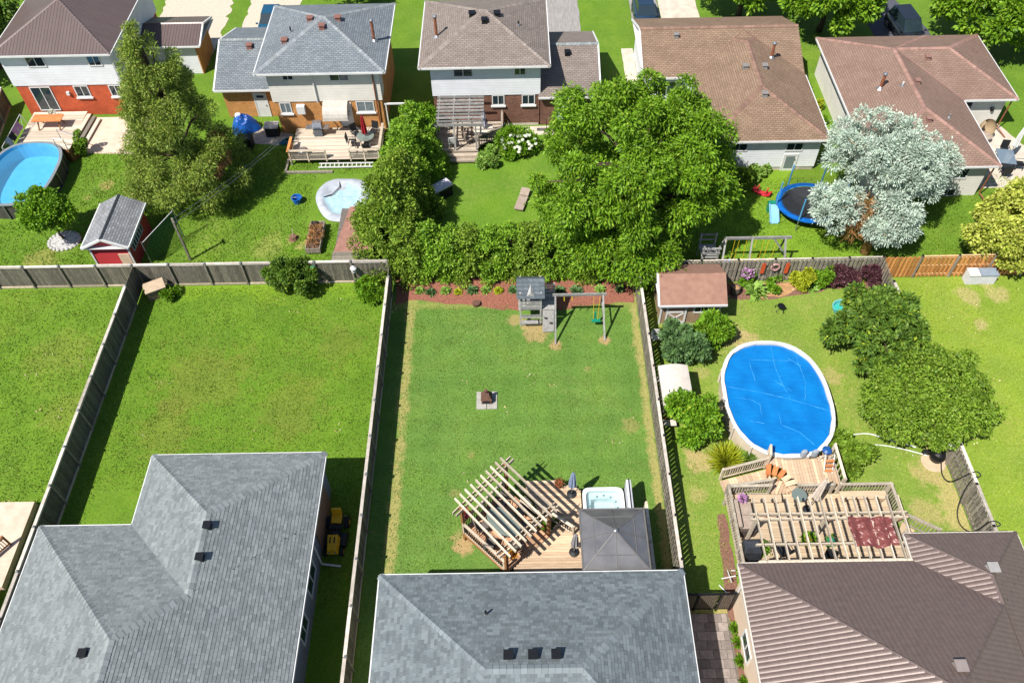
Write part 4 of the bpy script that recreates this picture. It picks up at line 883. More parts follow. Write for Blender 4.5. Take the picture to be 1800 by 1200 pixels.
# --- centre deck
dk = thing('wooden_deck', 'tan plank deck with angled corner behind the blue-grey roofed bungalow', 'deck', (2.5,16,0))
planks(dk, [(.9,13.95),(5.95,13.95),(5.95,18.1),(2.05,18.1),(1.35,17.25),(-.3,15.6),(-.3,13.95)], 0, .14, DZ, DECK)
planks(dk, [(1.0,18.12),(3.0,18.12),(3.0,19.55),(1.8,20.1),(.2,20.05)], 0, .14, DZ, DECK)
planks(dk, [(-2.7,17.4),(-.62,15.35),(1.45,17.2),(-.6,19.75)], R(-45), .14, DZ+.004, plain('red_deck_wood', C(222,176,140), C(196,146,110), 3, .8, .3, 50, rand='object'))
piece('rim_board', POSTW, dk, (-1.66,16.4,DZ-.12), (2.95,.04,.22), R(-44)); piece('rim_board', POSTW, dk, (-1.67,18.55,DZ-.12), (3.1,.04,.22), R(48))
for x, y in ((-.3,14.2),(5.9,14.2),(5.9,18.0),(2.9,19.4),(.4,19.9)): piece('footing', POSTW, dk, (x,y,DZ/2-.03), (.14,.14,DZ-.06))
railing(dk, (-2.6,17.35), (-.72,15.5), DZ, .95, .11, RAFT, SPIN); railing(dk, (-2.6,17.5), (-.7,19.6), DZ, .95, .11, RAFT, SPIN); railing(dk, (.1,18.6), (1.3,17.5), DZ, .8, .11, RAFT, SPIN, True); railing(dk, (1.15,18.2), (2.5,17.2), DZ, .75, .13, RAFT, SPIN, True)
for k in range(3): piece('step', DECK, dk, (.55+k*.18,19.2-k*.17,DZ+.06+.09*k), (1.3,.2,.04), R(-45))
scr = thing('privacy_screen', 'wooden lattice privacy screen on the right edge of the deck by the gazebo', 'screen', (5.9,16,0))
piece('top_rail', RAFT, scr, (5.92,16.25,1.85), (.14,3.9,.05)); piece('rail', RAFT, scr, (5.92,16.25,.9), (.06,3.9,.08))
for k in range(3): piece('post', RAFT, scr, (5.92,14.3+k*1.95,.95), (.1,.1,1.95))
for k in range(26): piece('slat', RAFT, scr, (5.92,14.4+k*.148,1.37), (.02,.09,.9))
pg = thing('pergola', 'pergola with ten pale rafters over the angled deck corner and patio table', 'pergola', (-.6,17.4,0))
PL, PT, PR, PB = Vector((-2.6,17.4,0)), Vector((-.6,19.6,0)), Vector((1.35,17.2,0)), Vector((-.62,15.4,0))
for p in (PL,PT,PR,PB): piece('post', POSTW, pg, p+Vector((0,0,1.6)), (.14,.14,3.2), R(45))
for a, q in ((PL,PT),(PB,PR)):
    d = (q-a).normalized(); nn = Vector((-d.y,d.x,0)); an = math.atan2(d.y,d.x); m = (a+q)/2; L = (q-a).length+.9
    for s in (-1,1): piece('beam', RAFT, pg, m+nn*s*.1+Vector((0,0,3.18)), (L,.045,.2), an)
d1 = (PT-PL).normalized(); d2 = ((PB-PL)+(PR-PT)).normalized(); ra = math.atan2(d2.y,d2.x)
for k in range(10):
    t = -.02+1.04*k/9; a = PL.lerp(PT,t); q = PB.lerp(PR,t); m = (a+q)/2+Vector((0,0,3.37)); piece('rafter', RAFT, pg, m, (3.75,.06,.17), ra+random.uniform(-.01,.01))
TEMP = glassy('smoked_glass', C(120,132,126), .08, .8)
tb = thing('patio_table', 'oval glass patio table under the pale pergola', 'table', (-.75,17.55,DZ)); MB().lathe((-.75,17.55,DZ+.7),[(1,0),(1,.02)],24,.95,.6,R(-42)).build('tabletop', TEMP, tb); MB().tube([(-.75+.95*math.cos(2*math.pi*k/24)*math.cos(R(-42))-.6*math.sin(2*math.pi*k/24)*math.sin(R(-42)), 17.55+.95*math.cos(2*math.pi*k/24)*math.sin(R(-42))+.6*math.sin(2*math.pi*k/24)*math.cos(R(-42)), DZ+.71) for k in range(24)],.022,5,True).build('rim', BLACKM, tb)
for k in range(4):
    a = R(-42+45+90*k); MB().tube([(-.75+.5*math.cos(a),17.55+.5*math.sin(a),DZ),(-.75+.4*math.cos(a),17.55+.4*math.sin(a),DZ+.7)],.025,5).build('leg', BLACKM, tb)
TAUPE = plain('taupe_sling', C(120,112,106), C(92,86,82), 8, .8)
for i, (x, y, rz) in enumerate(((-1.75,17.45,-70),(-1.35,16.6,-15),(-.2,16.5,25),(.3,17.4,80),(.15,18.3,130),(-.9,18.6,170))):
    chair('dark patio chair %s' % ('at the railing end of the oval table','beside the lower railing corner of the oval table','on the house side of the oval table','at the open deck end of the oval table','on the hot tub side of the oval table','on the lawn side of the oval table')[i], x, y, DZ, R(rz), TAUPE, BLACKM, 'chairs round the oval table')
def pot(label, x, y, z, r, h, mat, leaf, n=160, grp=None):
    t = thing('flower_pot', label, 'flower pot', (x,y,z), grp); MB().lathe((x,y,z),[(r*.7,0),(r,h),(r*1.08,h),(r*1.08,h+.03),(r*.9,h+.03),(r*.85,h-.03)],12).build('pot', mat, t)
    crown(t, [(x,y,z+h+r*.5,r*1.1)], n, .12, leaf, 'plant', .6); return t
TERRA = plain('terracotta', C(190,104,70), C(160,84,56), 5, .85)
L_RED = leafmat('red_flower', C(200,50,60), C(230,110,120), C(80,130,40)); L_ORG = leafmat('orange_flower', C(230,140,40), C(240,180,60), C(90,140,40))
pot('pot of red flowers hung at the outer left pergola post', -2.45,17.75,DZ+.95,.16,.2,DARK,L_RED); pot('pot of yellow flowers at the lower pergola corner', -.35,15.75,DZ+.9,.15,.2,TERRA,L_ORG); pot('bronze-leaved pot on the deck edge beside the closed blue umbrella', 1.95,19.75,DZ,.18,.28,TERRA,leafmat('bronze_leaf', C(120,60,50), C(150,110,60), C(90,140,50)),90); pot('green potted plant at the right pergola post', 1.1,17.55,DZ,.17,.3,TERRA,L_FRE)
BLUEF = plain('grey_blue_canvas', C(160,178,206), C(132,150,180), 6, .85); umbrella('closed grey-blue umbrella beside the hot tub', 2.55,19.3,DZ,2.1,BLUEF)
umbrella('closed grey umbrella against the left gazebo post', 2.5,16.3,DZ,1.9,plain('grey_canvas', C(168,168,170), C(140,140,144), 6, .85))
# hot tub
ht = thing('hot_tub', 'white hot tub with pale water behind the dark gazebo', 'hot tub', (4.02,18.45,0)); ACR = plain('white_acrylic', C(246,248,248), C(236,240,242), 2, .2)
O, I1, I2 = oval((4.02,18.45),.99,.96,7), oval((4.02,18.45),.83,.80,6), oval((4.02,18.45),.6,.56,4)
ring(MB(),oval((4.02,18.45),.95,.92,8),oval((4.02,18.45),.95,.92,8),0,1.1).build('cabinet', plain('grey_cabinet', C(150,140,130)), ht)
b = MB(); ring(b,O,O,1.08,1.2); ring(b,O,I1,1.2,1.2); ring(b,I1,I1,1.2,.95); ring(b,I1,I2,.95,.85); ring(b,I2,I2,.85,.45); b.poly([(x,y,.45) for x,y in I2]); b.build('shell', ACR, ht)
m = waterm('tub_water', C(196,230,236), (.82,.96,.97,1), .3, 6)
MB().poly([(x,y,1.1) for x,y in I1]).build('water', m, ht)
for k in range(12): a = .5*k; MB().lathe((4.02+.68*math.cos(a),18.45+.66*math.sin(a),.93),[(.05,0),(.05,.015)],8).build('jet', STEEL, ht)
cv = thing('hot_tub_cover', 'folded white hot tub cover standing on edge beside the tub', 'cover', (5.2,18.5,0)); SV = plain('white_vinyl', C(232,234,238), C(206,208,214), 3, .5)
MB().obox((5.15,18.5,1.15),(.1,1.95,1.3)).build('cover_panel', SV, cv); MB().obox((5.28,18.5,1.15),(.1,1.95,1.3)).build('cover_panel', plain('grey_vinyl', C(196,198,206)), cv)
MB().tube([(5.06,17.6,.9),(5.22,17.5,1.85),(5.22,19.5,1.85),(5.06,19.45,.9)],.02,5).build('lifter_bar', BLACKM, cv)
# gazebo
gz = thing('gazebo', 'gazebo with dark grey four-sided panel roof on the deck', 'gazebo', (4.15,15.95,0)); x0,x1,y0,y1,ze,zp = 2.7,5.6,14.5,17.4,2.85,3.72; pk = Vector((4.15,15.95,zp))
m, n, bs = nodes('grey_polycarbonate'); bs.inputs['Roughness'].default_value = .3; bs.inputs['Metallic'].default_value = .35; n.links.new(ramp(n, noise(n,gpos(n),1.2,3), [(.3,C(112,112,116)),(.7,C(142,140,140))]), bs.inputs['Base Color']); PC = m
cn = [Vector((x0,y0,ze)),Vector((x1,y0,ze)),Vector((x1,y1,ze)),Vector((x0,y1,ze))]
GT = plain('gazebo_frame', C(120,118,116), C(104,102,100), 3, .6, metal=.1)
for k in range(4):
    a, q = cn[k], cn[(k+1)%4]; m_ = (a+q)/2
    for s, e in ((a,m_),(m_,q)):
        for lo, hi in ((0,.38),(.38,1)):
            P4 = [s.lerp(pk,lo), e.lerp(pk,lo), e.lerp(pk,hi), s.lerp(pk,hi)] if hi < 1 else [s.lerp(pk,lo), e.lerp(pk,lo), pk]
            MB().poly(P4).build('roof_panel', PC, gz)
    b = MB(); up = Vector((0,0,.012)); b.beam(a+up,pk+up,.05,.03).beam(m_+up,pk+up,.035,.025).beam(a.lerp(pk,.38)+up,q.lerp(pk,.38)+up,.035,.02).beam(a,q,.07,.08); b.build('frame_rib', GT, gz)
    MB().obox((a.x+(.15 if a.x<4 else -.15),a.y+(.15 if a.y<16 else -.15),(DZ+ze)/2),(.09,.09,ze-DZ)).build('post', BLACKM, gz)
MB().lathe((4.15,15.95,zp-.01),[(.12,0),(.1,.05),(.03,.1)],10).build('finial', STEEL, gz)
# fire pit
SLAB = plain('grey_slab', C(188,184,176), C(160,156,148), 5, .9)
fp = thing('fire_pit', 'rusty chimney-style fire pit on a square stone pad in the mown lawn', 'fire pit', (-1.65,25.35,0)); RUSTY = plain('rusted_iron', C(130,92,76), C(84,58,48), 10, .85, .4)
for i in (0,1):
    for j in (0,1): MB().box(-2.2+.57*i,-1.65+.57*i-.02,24.82+.57*j,25.37+.57*j,0,.06).build('paving_slab', SLAB, fp)
MB().box(-1.92,-1.38,25.1,25.62,.12,.42).build('fire_box', RUSTY, fp); MB().add([(-1.95,25.07,.42),(-1.35,25.07,.42),(-1.35,25.65,.42),(-1.95,25.65,.42),(-1.78,25.25,.78),(-1.52,25.25,.78),(-1.52,25.48,.78),(-1.78,25.48,.78)],[(0,1,5,4),(1,2,6,5),(2,3,7,6),(3,0,4,7),(4,5,6,7)]).build('hood', RUSTY, fp); MB().lathe((-1.65,25.37,.76),[(.09,0),(.09,.25)],8).build('flue', RUSTY, fp)
MB().box(-1.83,-1.47,25.085,25.1,.16,.38).build('fire_door', DARK, fp)
for sx in (-1,1):
    for sy in (-1,1): MB().box(-1.65+sx*.24-.025,-1.65+sx*.24+.025,25.36+sy*.22-.025,25.36+sy*.22+.025,.06,.12).build('leg', RUSTY, fp)
MB().lathe((-2.33,32.2,.0),[(.2,0),(.24,.22),(.2,.22)],8).build('mesh_bin', RUSTY, thing('wire_brazier', 'small rusty brazier at the edge of the red mulch bed', 'brazier', (-2.33,32.2,0)))
# playset
ps = thing('playset', 'grey wooden playset with roofed tower, rock wall and swing beam', 'playset', (1.1,31.3,0)); PW = plain('grey_play_wood', C(190,188,184), C(150,148,144), 6, .8, .3, rand='object'); PSH = brickmat('play_roof', C(112,122,128), C(88,98,104), C(70,76,82), False, .3, .15, .01)
for x, y in ((.25,30.6),(1.4,30.6),(.25,31.8),(1.4,31.8)): piece('post', PW, ps, (x,y,1.4), (.09,.09,2.8))
for x, y, h in ((2.2,30.6,2.2),(2.2,31.8,2.2)): piece('post', PW, ps, (x,y,h/2), (.09,.09,h))
for k in range(9): piece('floor_board', PW, ps, (1.2,30.65+k*.14,1.35), (2.1,.13,.03))
for x, y, dx in ((.82,30.56,1.1),(.82,31.84,1.1),(1.8,31.84,.8)):
    for z in (1.5,1.7,1.9,2.1): piece('rail_board', PW, ps, (x,y,z), (dx,.025,.13))
piece('rail_board', PW, ps, (.21,31.2,2.05), (.025,1.2,.13)); piece('rail_board', PW, ps, (.21,31.2,1.6), (.025,1.2,.13))
for z in (.15,.3,.75,.9): piece('rail_board', PW, ps, (.82,30.56,z), (1.1,.025,.13))
b = MB(); b.add([(.05,30.35,2.55),(1.6,30.35,2.55),(1.6,31.2,3.3),(.05,31.2,3.3),(.05,32.05,2.55),(1.6,32.05,2.55)],[(0,1,2,3),(3,2,5,4)]); b.build('roof', PSH, ps)
b = MB(); b.add([(.6,30.45,2.68),(1.05,30.45,2.68),(.825,30.45,2.95),(.825,30.95,3.08)],[(0,1,2),(0,2,3),(1,3,2)]); b.build('dormer', PW, ps)
rw = MB().add([(1.5,30.05,.1),(2.15,30.05,.1),(2.15,30.55,1.35),(1.5,30.55,1.35),(1.5,30.0,.1),(2.15,30.0,.1),(2.15,30.5,1.35),(1.5,30.5,1.35)],[(4,5,6,7),(0,3,2,1),(4,7,3,0),(5,1,2,6),(7,6,2,3),(4,0,1,5)]).build('climbing_panel', PW, ps)
for x, z in ((1.68,.95),(1.98,.65)): MB().lathe((x,30.0+.4*z-.04,z),[(.1,0),(.1,.02)],10).build('hand_hole', DARK, rw)
piece('swing_beam', PW, ps, (3.55,30.75,2.4), (3.0,.09,.16))
for a, q in (((2.2,30.7,2.4),(2.2,29.15,0)),((4.85,30.75,2.4),(5.0,29.4,0)),((4.85,30.75,2.4),(5.0,32.1,0))): MB().beam(a,q,.09,.09).build('leg', PW, ps)
MB().beam((4.93,30.05,1.1),(4.93,31.45,1.1),.06,.08).build('cross_brace', PW, ps)
GRP = plain('green_plastic', C(30,150,120), C(20,130,104), 3, .4); YLW = plain('yellow_plastic', C(250,214,50), C(240,196,30), 3, .4)
sw = MB().obox((4.55,30.4,.55),(.5,.22,.06)).obox((4.5,30.55,.85),(.1,.1,.5)).build('glider_seat', GRP, ps); MB().tube([(4.35,30.75,2.35),(4.4,30.45,.6)],.012,4).tube([(4.7,30.75,2.35),(4.65,30.45,.6)],.012,4).build('rope', YLW, sw)
for x in (2.7,3.15): MB().tube([(x,30.75,2.35),(x+.02,30.75,1.9)],.03,5).build('swing_hanger', YLW, ps)
piece('bench_board', PW, ps, (.8,30.45,.45), (.9,.25,.04))
# ---------------------------------------------------------------- blue pool yard
pr = thing('oval_pool', 'oval above-ground pool with bright blue cover and pale wall', 'pool', (13.5,24.55,0)); cen = (13.5,24.55)
PW2 = plain('cream_pool_wall', C(236,220,198), C(214,196,174), 1.5, .6); W0, W1, W2 = oval(cen,2.72,3.6), oval(cen,2.79,3.67), [(cen[0]+(x-cen[0])*k_, cen[1]+(y-cen[1])*k_) for (x, y), k_ in zip(oval(cen,2.6,3.47), [1+random.uniform(-.008,.012) for _ in range(56)])]
b = MB(); ring(b,W0,W0,0,1.14); b.build('wall', PW2, pr)
b = MB(); ring(b,W1,W1,1.12,1.2); ring(b,W1,W2,1.2,1.2); ring(b,W2,W2,1.2,1.0); b.build('rim', plain('pool_rim', C(238,238,236), C(222,222,222), 3, .4), pr)
for k in range(0,56,4):
    x, y = oval(cen,2.78,3.66)[k]; piece('upright', plain('pool_upright', C(226,214,198)) if 'pool_upright' not in MATS else MATS['pool_upright'], pr, (x,y,.56), (.1,.1,1.1), math.atan2(y-cen[1],x-cen[0]))
m, n, bs = nodes('blue_cover'); P = gpos(n); bs.inputs['Roughness'].default_value = .34; col = ramp(n, noise(n,P,.9,4), [(.3,C(2,110,188)),(.7,C(8,132,210))])
n.links.new(col, bs.inputs['Base Color']); bp = n.nodes.new('ShaderNodeBump'); bp.inputs['Strength'].default_value = .7; bp.inputs['Distance'].default_value = .06
n.links.new(mth(n,'ADD',noise(n,P,1.6,3,.6,(1,3,1)),mth(n,'MULTIPLY',noise(n,P,30,1),.12)), bp.inputs['Height']); n.links.new(bp.outputs[0], bs.inputs['Normal'])
b = MB(); rad = 14; n_ = 56
for i in range(rad+1):
    for x, y in oval(cen,2.6*i/rad+.01,3.46*i/rad+.01,2.4,n_):
        b.v.append((x,y,1.075+.012*math.sin(x*5+y*2)+.01*math.sin(y*6.5-x)-.02*(1-i/rad)))
for i in range(rad):
    for j in range(n_): b.f.append((i*n_+j,i*n_+(j+1)%n_,(i+1)*n_+(j+1)%n_,(i+1)*n_+j))
pcv = b.build('cover', m, pr, True); CRE = plain('crease_highlight', C(84,178,240), C(40,148,226), 4, .25)  # raised creases, with their highlights painted in as a paler blue
for pts in (((10.95,25.3),(12.6,24.9),(14.2,24.4),(16.1,23.6)),((11.3,24.6),(12.2,24.4),(12.6,24.05)),((13.9,28),(13.8,26.5),(14.0,25.2),(14.2,24.4)),((13.6,25.6),(14.4,24.9)),((13.3,22.9),(14.2,22.4),(14.8,21.6)),((15.1,27.3),(15.2,25.5),(14.9,24.2)),((12.5,26.8),(12.6,25.5)),((14.6,27.1),(15.2,26.5),(15.0,26.9)),((11.8,23.1),(12.6,22.95)),((12.55,24.2),(12.5,23.4)),((13.4,23.6),(13.4,22.9)),((12.5,27.0),(14.8,26.9))):
    q = [Vector((x,y,1.095)) for x,y in pts]; pp = []
    for s in range(len(q)-1): pp += [q[s].lerp(q[s+1],k/6)+Vector((random.uniform(-.015,.015),random.uniform(-.015,.015),0)) for k in range(6)]
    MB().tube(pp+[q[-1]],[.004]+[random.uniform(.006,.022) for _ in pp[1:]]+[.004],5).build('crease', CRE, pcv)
for x in (14.0,14.55): MB().lathe((x,20.95,1.22),[(.17,0),(.19,.05),(.19,.42),(.12,.5)],14,.85,.5).build('skimmer_cap', plain('grey_cap', C(166,178,190)) if 'grey_cap' not in MATS else MATS['grey_cap'], pr)
DECKC = plain('honey_deck_wood', C(222,198,166), C(196,170,138), 3, .8, .3, 50, rand='object', stretch=(.6,5,1), rr=(.8,1.15)); PALEW = plain('pale_rail_wood', C(206,194,174), C(172,160,142), 5, .8, .3, rand='object')
# pool and house deck on the right
cd_ = thing('wooden_deck', 'multi-level plank deck with ramp and railings between the pool and the brown tile roof', 'deck', (13.5,17,0))
planks(cd_, rect(9.95,17.7,14.35,19.15), 0, .15, .7, DECKC); planks(cd_, [(13.75,19.2),(15.45,19.2),(15.5,21.3),(14.6,20.92),(13.2,20.85),(12.4,21.2),(12.3,20.75),(13.0,20.35),(13.35,19.8)], R(90), .15, 1.0, DECK)
planks(cd_, [(9.95,19.15),(12.5,19.75),(12.3,20.6),(9.9,20.0)], R(102), .15, .58, DECK)
planks(cd_, [(12.1,19.17),(13.2,19.17),(13.0,19.7),(12.6,20.1),(12.3,19.8)], R(60), .15, .72, DECK)
OR_ = plain('orange_stain', C(222,140,84), C(200,116,62), 4, .7, rand='object')
for k, (x, y, a) in enumerate(((12.28,20.42,75),(12.6,20.36,65),(12.9,20.18,50),(13.1,19.92,30),(13.2,19.62,15),(13.32,19.32,5))):
    piece('step', OR_ if k < 3 else DECK, cd_, (x,y,.90+.012*k), (.62,.24,.05), R(a)); piece('riser', OR_ if k < 3 else DECK, cd_, (x-.06,y-.1,.8), (.6,.03,.16), R(a))
railing(cd_, (9.9,20.1), (12.2,20.7), .58, .9, .13, RAFT); railing(cd_, (10.1,19.25), (12.2,19.55), .6, .85, .13, PALEW); railing(cd_, (9.98,14.6), (9.98,19.2), .7, .9, .14, PALEW); railing(cd_, (10.1,19.15), (12.0,19.15), .7, .9, .13, PALEW)
railing(cd_, (13.3,19.15), (15.0,19.15), .7, .9, .13, PALEW); railing(cd_, (15.3,19.15), (17.65,19.15), .7, .9, .15, PALEW); railing(cd_, (17.7,19.1), (17.75,17.6), .7, .9, .15, PALEW); railing(cd_, (15.5,19.3), (15.5,21.2), 1.0, .8, .3, RAFT); railing(cd_, (12.35,21.2), (12.25,20.7), 1.0, .8, .11, RAFT)
railing(cd_, (17.75,17.9), (19.4,16.9), .4, .9, .15, PALEW); railing(cd_, (17.75,16.8), (19.0,16.05), .4, .9, .15, PALEW)
for k in range(4): piece('stair_tread', DECKC, cd_, (17.95+.3*k,17.1-.18*k,.55-.15*k), (.3,1.1,.05), R(-31))
piece('bench_seat', DECKC, cd_, (11.4,18.7,1.15), (2.2,.42,.05)); piece('bench_seat', DECKC, cd_, (16.4,18.8,1.15), (2.2,.42,.05))
for x in (10.5,12.3,15.5,17.3): piece('bench_leg', DECKC, cd_, (x,18.75,.92), (.1,.35,.42))
for x in (10.0,17.6):
    for y in (14.5,19.0): piece('footing', PALEW, cd_, (x,y,.33), (.12,.12,.66))
pc = thing('pergola', 'weathered pergola grid with maroon tarp beside the brown tile roof', 'pergola', (13.7,16,0)); PGW = plain('pale_pergola_wood', C(226,212,190), C(196,180,158), 5, .8, .3, rand='object')
for k in range(14): piece('rafter', PGW, pc, (10.55+.5*k,16.2,3.05), (.05,3.1,.15), random.uniform(-.006,.006))
for y in (14.78,15.55,16.75,17.0): piece('beam', PGW, pc, (13.8,y,2.9), (7.0,.06,.16))
piece('beam', PGW, pc, (13.7,14.66,3.02), (7.0,.1,.2))
for x in (10.6,13.7,16.9):
    for y in (14.85,16.85): piece('post', PGW, pc, (x,y,1.75), (.13,.13,2.2)); MB().beam((x+.45,y,2.85),(x,y,2.35),.09,.05).build('brace', POSTW, pc)
tp = thing('tarp', 'crumpled glossy maroon tarp lying on the weathered pergola', 'tarp', (15.4,15.95,3.15)); nx, ny = 26, 20; b = MB()
for j in range(ny+1):
    for i in range(nx+1):
        u, v = i/nx, j/ny; x = 14.5+1.85*u+.25*(1-v)*max(0,u-.6)-.05*math.sin(v*5); y = 16.68-1.42*v+.08*math.sin(u*9)*v
        b.v.append((x, y, 3.19+.05*math.sin(u*19+v)*(1 if (i%4) else .6)-.055*abs(math.sin((x-10.55)*2*math.pi))**.5+.02*math.sin(v*23+u*9)+random.uniform(-.014,.014)))
b.f = [(j*(nx+1)+i,j*(nx+1)+i+1,(j+1)*(nx+1)+i+1,(j+1)*(nx+1)+i) for j in range(ny) for i in range(nx)]; b.build('tarp_sheet', plain('maroon_tarp', C(140,78,72), C(116,58,54), 3, .4, .3, 6, spec=.5), tp)
MB().tube([(14.5,16.7,3.2),(14.5,15.25,3.2)],.008,4).build('hem_cord', DARK, tp)
bq = thing('covered_grill', 'barbecue under a black cover in the deck corner by the brown roof', 'grill', (10.5,16.1,.7)); BC = plain('black_vinyl', C(62,66,74), C(44,48,54), 3, .45, .3, 8)
MB().add([(10.1,15.70,.7),(10.95,15.70,.7),(10.95,16.50,.7),(10.1,16.50,.7),(10.15,15.75,1.6),(10.9,15.75,1.6),(10.88,16.35,1.75),(10.17,16.35,1.75),(10.3,15.90,1.85),(10.78,15.90,1.85),(10.76,16.20,1.88),(10.3,16.20,1.88)],[(0,1,5,4),(1,2,6,5),(2,3,7,6),(3,0,4,7),(4,5,9,8),(5,6,10,9),(6,7,11,10),(7,4,8,11),(8,9,10,11)]).build('cover', BC, bq); MB().tube([(10.12,15.69,.95),(10.97,15.69,.95),(10.97,16.52,.95),(10.1,16.52,.95)],.012,4,True).build('strap', DARK, bq)
TAN = plain('taupe_cushion', C(184,166,150), C(158,140,126), 4, .9)
lv = thing('lounge_sofa', 'taupe outdoor loveseat along the left railing of the pool deck', 'sofa', (10.45,17.5,.7)); MB().box(10.2,10.95,17.1,18.5,.7,1.1).build('base', plain('wicker', C(96,84,76), C(70,60,54), 20, .9, .6, 60), lv); MB().box(10.12,10.3,17.1,18.5,.9,1.5).build('backrest', TAN, lv)
for y in (17.12,17.82): MB().box(10.32,10.95,y,y+.68,1.1,1.24).build('cushion', TAN, lv)
for y in (17.0,18.55): MB().box(10.15,10.95,y-.05,y+.07,.7,1.32).build('armrest', MATS['wicker'], lv)
pot('purple flower pot on the deck beside the loveseat', 10.55,18.55,1.18,.14,.2,DARK,P_FL); pot('potted fern under the left pergola post', 11.1,16.2,.7,.25,.3,DARK,L_FRE,300); pot('green potted plant under the middle of the pergola', 13.3,16.6,.7,.25,.35,TERRA,L_FRE,320); pot('teal glazed pot under the tarp side of the pergola', 14.3,16.5,.7,.2,.4,GRP,L_FRE,60)
dt = thing('round_table', 'round glass side table at the foot of the beige umbrella', 'table', (13.3,18.75,.7)); MB().lathe((13.3,18.75,1.35),[(.36,0),(.36,.03)],18).build('tabletop', TEMP, dt)
for k in range(3): a = 2.1*k; MB().tube([(13.3+.3*math.cos(a),18.75+.3*math.sin(a),.7),(13.3+.1*math.cos(a),18.75+.1*math.sin(a),1.35)],.02,5).build('leg', STEEL, dt)
umbrella('closed beige umbrella leaning over the pool deck railing', 13.75,18.3,.7,2.5,plain('beige_canvas', C(222,208,194), C(196,182,168), 5, .85),(.12,.1))
for x, y, rz, lab in ((12.0,16.1,20,'black wire chair under the pergola, left of the planter'),(13.9,15.4,160,'dark lounge chair under the pergola nearest the roof')): chair(lab, x, y, .7, R(rz), DARK, BLACKM)
ld = thing('pool_ladder', 'white A-frame pool ladder beside the blue robot on the pool deck', 'ladder', (15.1,20.5,1)); MB().tube([(14.85,20.9,.9),(14.85,20.6,1.9),(14.9,20.1,1.0)],.03,6).tube([(15.3,20.9,.9),(15.3,20.6,1.9),(15.3,20.1,1.0)],.03,6).build('side_rail', WHITE, ld)
for k in range(3): MB().obox((15.08,20.15+.12*k,1.15+.25*k),(.42,.12,.03)).build('rung', OR_, ld)
MB().lathe((15.2,21.15,1.25),[(.05,0),(.22,.04),(.24,.16),(.12,.26)],10).tube([(15.1,21.1,1.4),(15.3,21.3,1.5),(15.4,21.0,1.3)],.03,5).build('vacuum_head', plain('blue_plastic', C(30,96,170), C(20,76,140), 4, .4), thing('pool_vacuum', 'blue pool vacuum with coiled hose on the right pool rim', 'pool vacuum', (15.2,21.15,1.2)))
# pool filter and hoses
pf = thing('pool_filter', 'black round pool filter on a sandy pad beside the shadowbox fence', 'pool filter', (21.0,21.2,0)); MB().lathe((20.95,21.2,.02),[(.62,0),(.6,.03)],14).build('pad', plain('sand_pad', C(222,196,164)), pf); MB().lathe((21.05,21.3,.05),[(.2,0),(.33,.15),(.38,.4),(.3,.65),(.12,.75),(.1,.85)],16).build('tank', BLACKM, pf); MB().obox((20.75,21.65,.2),(.5,.2,.25)).build('pump', DARK, pf); MB().lathe((21.45,21.35,1.05),[(.05,0),(.16,.05),(.16,.25),(.05,.35)],10).build('valve', WHITE, pf)
for lab, mt, r, pts in (('white pool return hose running across the lawn to the filter', WHITE, .03, [(15.9,21.0,.1),(17.2,22.2,.05),(18.5,22.2,.05),(19.6,21.95,.05),(20.7,21.5,.12)]),('thin white suction hose under the weeping tree', WHITE, .035, [(16.2,22.6,.06),(17.9,22.9,.05),(18.9,22.6,.05),(20.3,22.0,.1)]),
    ('black hose looping from the filter over the shadowbox fence', DARK, .03, [(21.1,21.0,.5),(21.0,20.3,.3),(21.15,19.8,.5),(21.5,19.55,1.7),(21.75,19.5,1.95),(21.85,19.3,1.9),(21.55,19.25,1.75),(21.35,19.0,1.0),(21.1,18.3,.2),(21.1,17.6,.1),(21.3,17.1,.6),(21.55,17.0,1.85),(21.85,16.8,1.9),(21.5,16.7,1.6),(21.3,16.4,.8)])):
    q = [Vector(p) for p in pts]; pp = []
    for s in range(len(q)-1):
        p0_, p1_, p2_, p3_ = q[max(s-1,0)], q[s], q[s+1], q[min(s+2,len(q)-1)]
        for k in range(8): t = k/8; pp.append(.5*((2*p1_)+(p2_-p0_)*t+(2*p0_-5*p1_+4*p2_-p3_)*t*t+(3*p1_-p0_-3*p2_+p3_)*t**3))
    tag(MB().tube(pp+[q[-1]], r, 6).build('pool_hose', mt), lab, 'hose')
# brown shed
bs_ = thing('garden_shed', 'beige garden shed with brown gable roof and white-trimmed barn door', 'shed', (9.8,32,0)); TANW = plain('tan_panel', C(176,150,122), C(156,130,104), 4, .85, .2); u = gable(7.95,11.75,30.2,33.3,2.0,.58)
MB().box(8.2,11.5,30.55,32.95,0,2.05).add([(8.2,30.5,2.05),(8.2,33.0,2.05),(8.2,31.75,2.8)],[(0,2,1)]).build('wall', TANW, bs_)
roof(bs_, [u], plain('brown_felt', C(168,128,110), C(148,110,94), 3, .9, .2, 40), None, fascia=[[(7.95,30.2,2.0),(11.75,30.2,2.0)],[(7.95,30.2,2.0),(7.95,31.75,2.9),(7.95,33.3,2.0)]])
for x in (8.2,11.5): MB().box(x-.05,x+.05,30.5,30.56,0,1.95).build('corner_trim', WHITE, bs_)
dd = door(bs_,'S',30.55,8.55,9.6,.1,1.75,TANW); b = MB(); b.beam((8.58,30.5,.12),(9.57,30.5,1.0),.03,.09).beam((9.57,30.5,.12),(8.58,30.5,1.0),.03,.09).box(8.5,9.65,30.48,30.52,1.0,1.1).box(8.5,8.6,30.47,30.52,.1,1.8).box(9.55,9.65,30.47,30.52,.1,1.8).box(8.5,9.65,30.47,30.52,.05,.15); b.build('cross_trim', WHITE, dd); window(bs_,'S',30.55,10.1,10.8,1.0,1.7,2)
